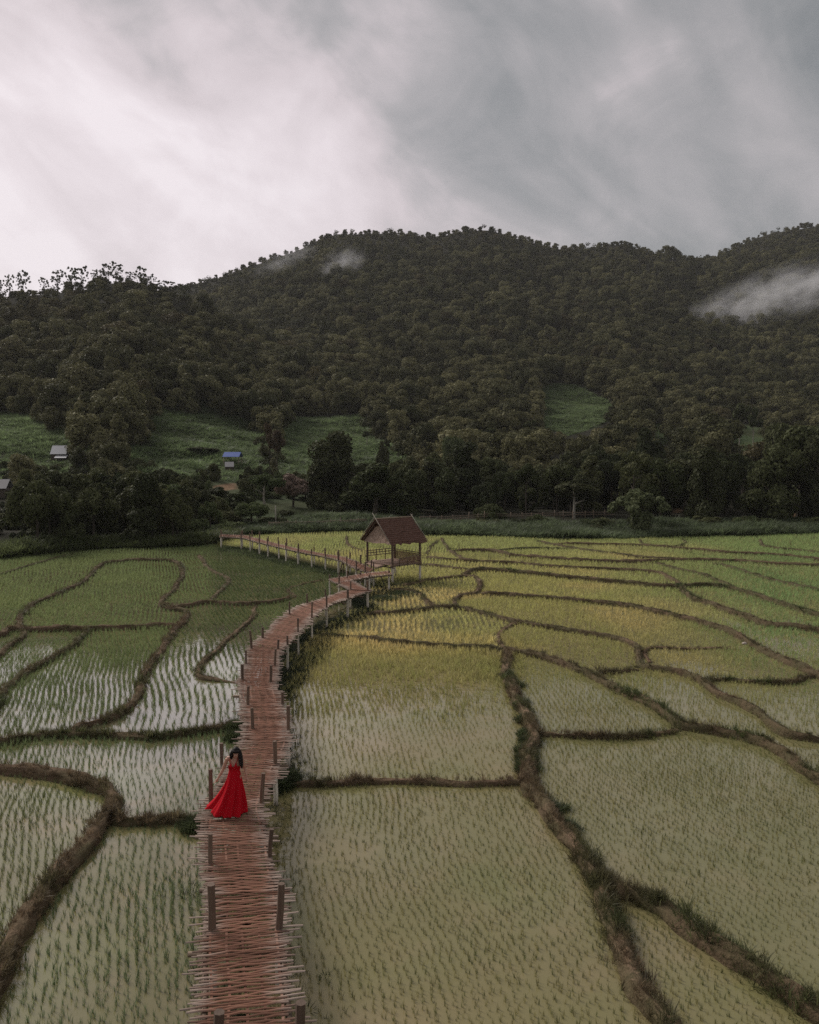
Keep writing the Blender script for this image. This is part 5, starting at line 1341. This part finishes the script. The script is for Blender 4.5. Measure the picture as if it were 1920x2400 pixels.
# rank grass under and along the bridge, tint darkened for its shadow, and thick clumps where bunds meet it
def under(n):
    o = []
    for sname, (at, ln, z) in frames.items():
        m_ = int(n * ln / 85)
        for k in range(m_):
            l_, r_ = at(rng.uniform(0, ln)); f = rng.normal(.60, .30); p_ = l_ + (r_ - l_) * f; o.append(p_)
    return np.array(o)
def weeds_flat(name, P_, tint, hr, lab, wide=1.2):
    x, y = P_[:, 0], P_[:, 1]; h_ = rng.uniform(*hr, len(x)); c = np.array(tint)[None, :] * rng.uniform(.6, 1.4, len(x))[:, None]
    rr_ = np.zeros((len(x), 3)); rr_[:, 2] = rng.uniform(0, 6.28, len(x)); rr_[:, :2] = rng.normal(0, .2, (len(x), 2))
    z = P_[:, 2] if P_.shape[1] > 2 else np.full(len(x), -.02)
    o = scatter(name, np.stack([x, y, z], 1), np.stack([h_ * wide, h_ * wide, h_], 1), rr_, c, [blade_tuft(name, MRICE, 20, 1.0, .55, .075, .8, 330 + q) for q in range(3)], rng.integers(0, 3, len(x)))
    tag(o, lab, 'grass', kind='stuff'); return o
weeds_flat('rank_grass', under(7500), (.050, .064, .030), (.06, .17), 'rank grass under and beside the bamboo bridge, tinted darker for its shadow')
sh_ = []  # dark tufts putting the shade by bridge and hut into grass colour
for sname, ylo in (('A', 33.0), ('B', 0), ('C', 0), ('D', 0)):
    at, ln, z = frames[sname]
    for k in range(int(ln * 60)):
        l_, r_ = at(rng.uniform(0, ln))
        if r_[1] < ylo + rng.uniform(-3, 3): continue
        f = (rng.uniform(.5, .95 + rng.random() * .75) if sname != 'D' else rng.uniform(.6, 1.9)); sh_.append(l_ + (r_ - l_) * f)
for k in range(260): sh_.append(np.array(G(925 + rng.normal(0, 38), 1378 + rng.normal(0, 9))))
weeds_flat('shade_grass', np.array(sh_), (.044, .057, .027), (.10, .28), 'grass tinted dark green as painted shade beside the bridge and under the hut', 1.4)
cl_ = []
for (u, v, rad, hh_, n) in ((668, 1835, .75, .35, 170), (655, 1850, .6, .3, 110), (556, 1712, .75, .4, 190), (548, 1735, .5, .35, 90), (460, 1940, .6, .25, 80), (1232, 1725, .5, .2, 60), (1240, 1745, .6, .2, 70), (1234, 1765, .6, .2, 70), (1230, 1785, .55, .2, 60), (1236, 1805, .6, .2, 70), (1228, 1690, .5, .15, 40), (1222, 1650, .5, .15, 40), (1212, 1610, .5, .15, 40), (1300, 1900, .6, .15, 60), (1330, 1945, .6, .15, 60), (940, 1395, 1.6, .35, 160), (900, 1405, 1.6, .3, 160)):
    x, y = G(u, v); a = rng.uniform(0, 6.28, n); r0 = rad * np.sqrt(rng.random(n)); rad *= .62; r0 = r0 * .62; cl_.append(np.stack([x + r0 * np.cos(a), y + r0 * np.sin(a), hh_ * .45 * (1 - (r0 / rad) ** 2)], 1))
weeds_flat('grass_clumps', np.concatenate(cl_), (.085, .105, .046), (.08, .24), 'thick dark grass clumps where the bunds meet the bridge and each other')

# ------------------------------------------------------------------ fences, poles, houses, stones
def fence(name, pts, lab, posts, zr):
    """pts: (u, y) line; rails at the heights zr; posts at fractions"""
    W_ = [(XAT(u, 1230, y), y) for u, y in pts]; f = empty(name, (*W_[0], float(TZ(*W_[0])))); tag(f, lab, 'fence')
    base = Vector(f.location)
    ln = resample(W_, 1.5)
    for z in zr:
        m = MB(); m.tube([(a - base.x, b - base.y, float(TZ(a, b)) + z + rb.uniform(-.03, .03) - base.z) for a, b in ln], .055, 6); m.build('rail', MPOLE, f, True)
    for k in range(posts):
        q = ln[int((k + .5) / posts * (len(ln) - 1))]; hgt = max(zr) + rb.uniform(.05, .5); q = q + np.array([rb.uniform(-.2, .2), .08])
        m = MB(); z0 = float(TZ(*q)) - base.z; m.tube([(q[0] - base.x, q[1] - base.y, z0 - .2), (q[0] - base.x + rb.uniform(-.08, .08), q[1] - base.y, z0 + hgt)], .05, 6); m.build('post', MPOLE, f, True)
fence('bamboo_fence', [(632, 100), (720, 101), (800, 102.5), (860, 104)], 'low bamboo rail fence running behind the far bridge run to the hut', 9, (.55, .75))
MFP = MPOLE
fence('bamboo_fence', [(985, 107), (1060, 107.5), (1120, 109), (1180, 111), (1300, 112), (1440, 112)], 'long bamboo rail fence with pale posts right of the hut', 19, (.75, 1.05))
x = XAT(646, 1230, 103); m = MB(); m.tube([(0, 0, -.3), (.03, 0, 1.3), (.02, 0, 2.6)], [.08, .075, .06], 7); o = m.build('wooden_pole', MPALE, None, True); o.location = (x, 103, float(TZ(x, 103))); tag(o, 'upright wooden pole behind the far bridge run', 'pole')
MWHITE = mat_plain('white_sheet_roof', (.62, .62, .64), (.45, .45, .47), .55, 3); MBLUE = mat_plain('blue_sheet_roof', (.06, .12, .42), (.05, .10, .33), .5, 3); MGREY = mat_plain('grey_sheet_roof', (.34, .33, .34), (.22, .21, .21), .6, 3)
MWALL = mat_plain('dark_timber_wall', (.06, .045, .035), (.10, .08, .06), .85, 3)
def cabin(name, u, v, y, wpx, dep, roof_h, wall_h, mat, lab, rz=0.0, open_=False, tiers=1):
    """v: photo row of the ridge, y: photo row of the ground under the house"""
    x, y, zg = on_slope(u, y, 95.0); W = wpx * y / F_PX; zt = ZAT(v, y); wall_h = max(zt - zg - roof_h, 1.2)
    o = empty(name, (x, y, zt - roof_h - wall_h), rz); tag(o, lab, 'house' if not open_ else 'shelter')
    if open_:
        for sx in (-1, 1):
            for sy in (-1, 1): m = MB(); m.tube([(sx * W * .44, sy * dep * .42, -2.2), (sx * W * .44, sy * dep * .42, wall_h)], .07, 6); m.build('post', MPOLE, o, True)
    else:
        for a, b_, sx_, sy_ in ((0, -dep * .45, W * .92, .1), (0, dep * .45, W * .92, .1), (-W * .45, 0, .1, dep * .85), (W * .45, 0, .1, dep * .85)):
            m = MB(); m.box((a, b_, (wall_h - 2.5) / 2), (sx_, sy_, wall_h + 2.5)); m.build('wall', MWALL, o)
    for s in (-1, 1):
        m = MB(); L_ = math.hypot(dep / 2, roof_h); m.box((0, s * dep / 4 * 1.06, wall_h + roof_h / 2), (W, L_ * 1.1, .06), Matrix.Rotation(-s * math.atan2(roof_h, dep / 2), 3, 'X')); m.build('roof_sheet', mat, o)
    if tiers > 1:
        m = MB(); m.box((W * .22, -dep * .62, wall_h - .55), (W * .72, dep * .5, .06), Matrix.Rotation(.32, 3, 'X')); m.build('porch_roof', mat, o)
cabin('white_roofed_house', 143, 1045, 1078, 36, 3.6, 1.6, 2.4, MWHITE, 'house with a white two tiered sheet roof among the left trees', .12, tiers=2)
cabin('blue_roofed_shelter', 546, 1060, 1090, 40, 2.6, .9, 2.3, MBLUE, 'open shelter with a blue sheet roof on the left clearing', -.1, True)
cabin('grey_roofed_hut', 538, 1083, 1103, 21, 2.4, .9, 2.0, MGREY, 'small hut with a pale grey roof below the blue roofed shelter', .2)
cabin('grey_roofed_house', 2, 1124, 1165, 44, 3.2, 1.3, 2.2, MGREY, 'house with a weathered grey roof cut by the left edge', .1)
MSTONE = mat_plain('pale_stone', (.55, .48, .42), (.35, .29, .25), .85, 12, .02)
for (u, v, s, lab) in ((1745, 1509, .12, 'pale rock on the long dark bund at the right'),):
    x, y = G(u, v, .3); m = MB(); m.ell((0, 0, 0), (s, s * .75, s * .6), 10, 7)
    m.v = [(a * rb.uniform(.85, 1.12), b_ * rb.uniform(.85, 1.12), c * rb.uniform(.85, 1.1)) for a, b_, c in m.v]
    o = m.build('stone', MSTONE); o.location = (x, y, .32); o.rotation_euler = (0, .1, rb.uniform(0, 3)); tag(o, lab, 'stone')

# ------------------------------------------------------------------ air: haze over the valley and torn mist on the slopes
def vol_mat(name, dens, col, noisy=None, aniso=.2):
    m = bpy.data.materials.new(name); m.use_nodes = True; t = m.node_tree; t.nodes.clear()
    o = t.nodes.new('ShaderNodeOutputMaterial'); pv = t.nodes.new('ShaderNodeVolumePrincipled'); t.links.new(pv.outputs[0], o.inputs['Volume'])
    pv.inputs['Color'].default_value = (*col, 1); pv.inputs['Density'].default_value = dens; pv.inputs['Anisotropy'].default_value = aniso
    if noisy:
        co = t.nodes.new('ShaderNodeTexCoord').outputs['Object']
        ln = t.nodes.new('ShaderNodeVectorMath'); ln.operation = 'LENGTH'; t.links.new(co, ln.inputs[0])
        fall = RAMP(ln.outputs['Value'], [(.15, (1, 1, 1)), (.95, (0, 0, 0))], t, 'EASE')
        mp = t.nodes.new('ShaderNodeMapping'); mp.inputs['Rotation'].default_value = noisy[1]; mp.inputs['Scale'].default_value = noisy[2]; t.links.new(co, mp.inputs[0])
        nz = RAMP(noise(t, mp.outputs[0], noisy[0], 5, .6, .4), [(.40, (0, 0, 0)), (.72, (1, 1, 1))], t)
        t.links.new(M('MULTIPLY', M('MULTIPLY', fall, nz, tree=t), dens, tree=t), pv.inputs['Density'])
    return m
def mist(u, v, y, hw, hd, hh_, dens, lab, rot=0.0, ns=(1.6, (0, 0, 0), (1, 1, 1))):
    m = MB(); m.ell((0, 0, 0), (1, 1, 1), 20, 12); o = m.build('mist_wisp', vol_mat('mist', dens, (.95, .95, .97), ns)); x = XAT(u, v, y); o.location = (x, y, ZAT(v, y)); o.scale = (hw, hd, hh_); o.rotation_euler = (0, rot, 0)
    tag(o, lab, 'mist', kind='stuff')
mist(1800, 705, 540, 80, 36, 24, .066, 'torn white mist lying along the right slope', R(-20), (1.25, (0, R(-14), 0), (3.4, 2, 1.9)))
mist(800, 622, 590, 24, 18, 15, .060, 'small puff of mist near the summit of the main hill', R(-30), (1.5, (0, R(-30), 0), (1.8, 1.4, 1.4)))
mist(668, 608, 610, 34, 18, 8, .035, 'thin mist streak on the left shoulder of the main hill', R(-22), (1.4, (0, R(-12), 0), (2.6, 1.5, 1.5)))
hz = MB(); hz.box((0, 640, 190), (2600, 1800, 388)); haze = hz.build('haze', vol_mat('haze', .0001, (.93, .93, .93), None, .1)); tag(haze, 'thin grey haze filling the valley', 'haze', kind='stuff')
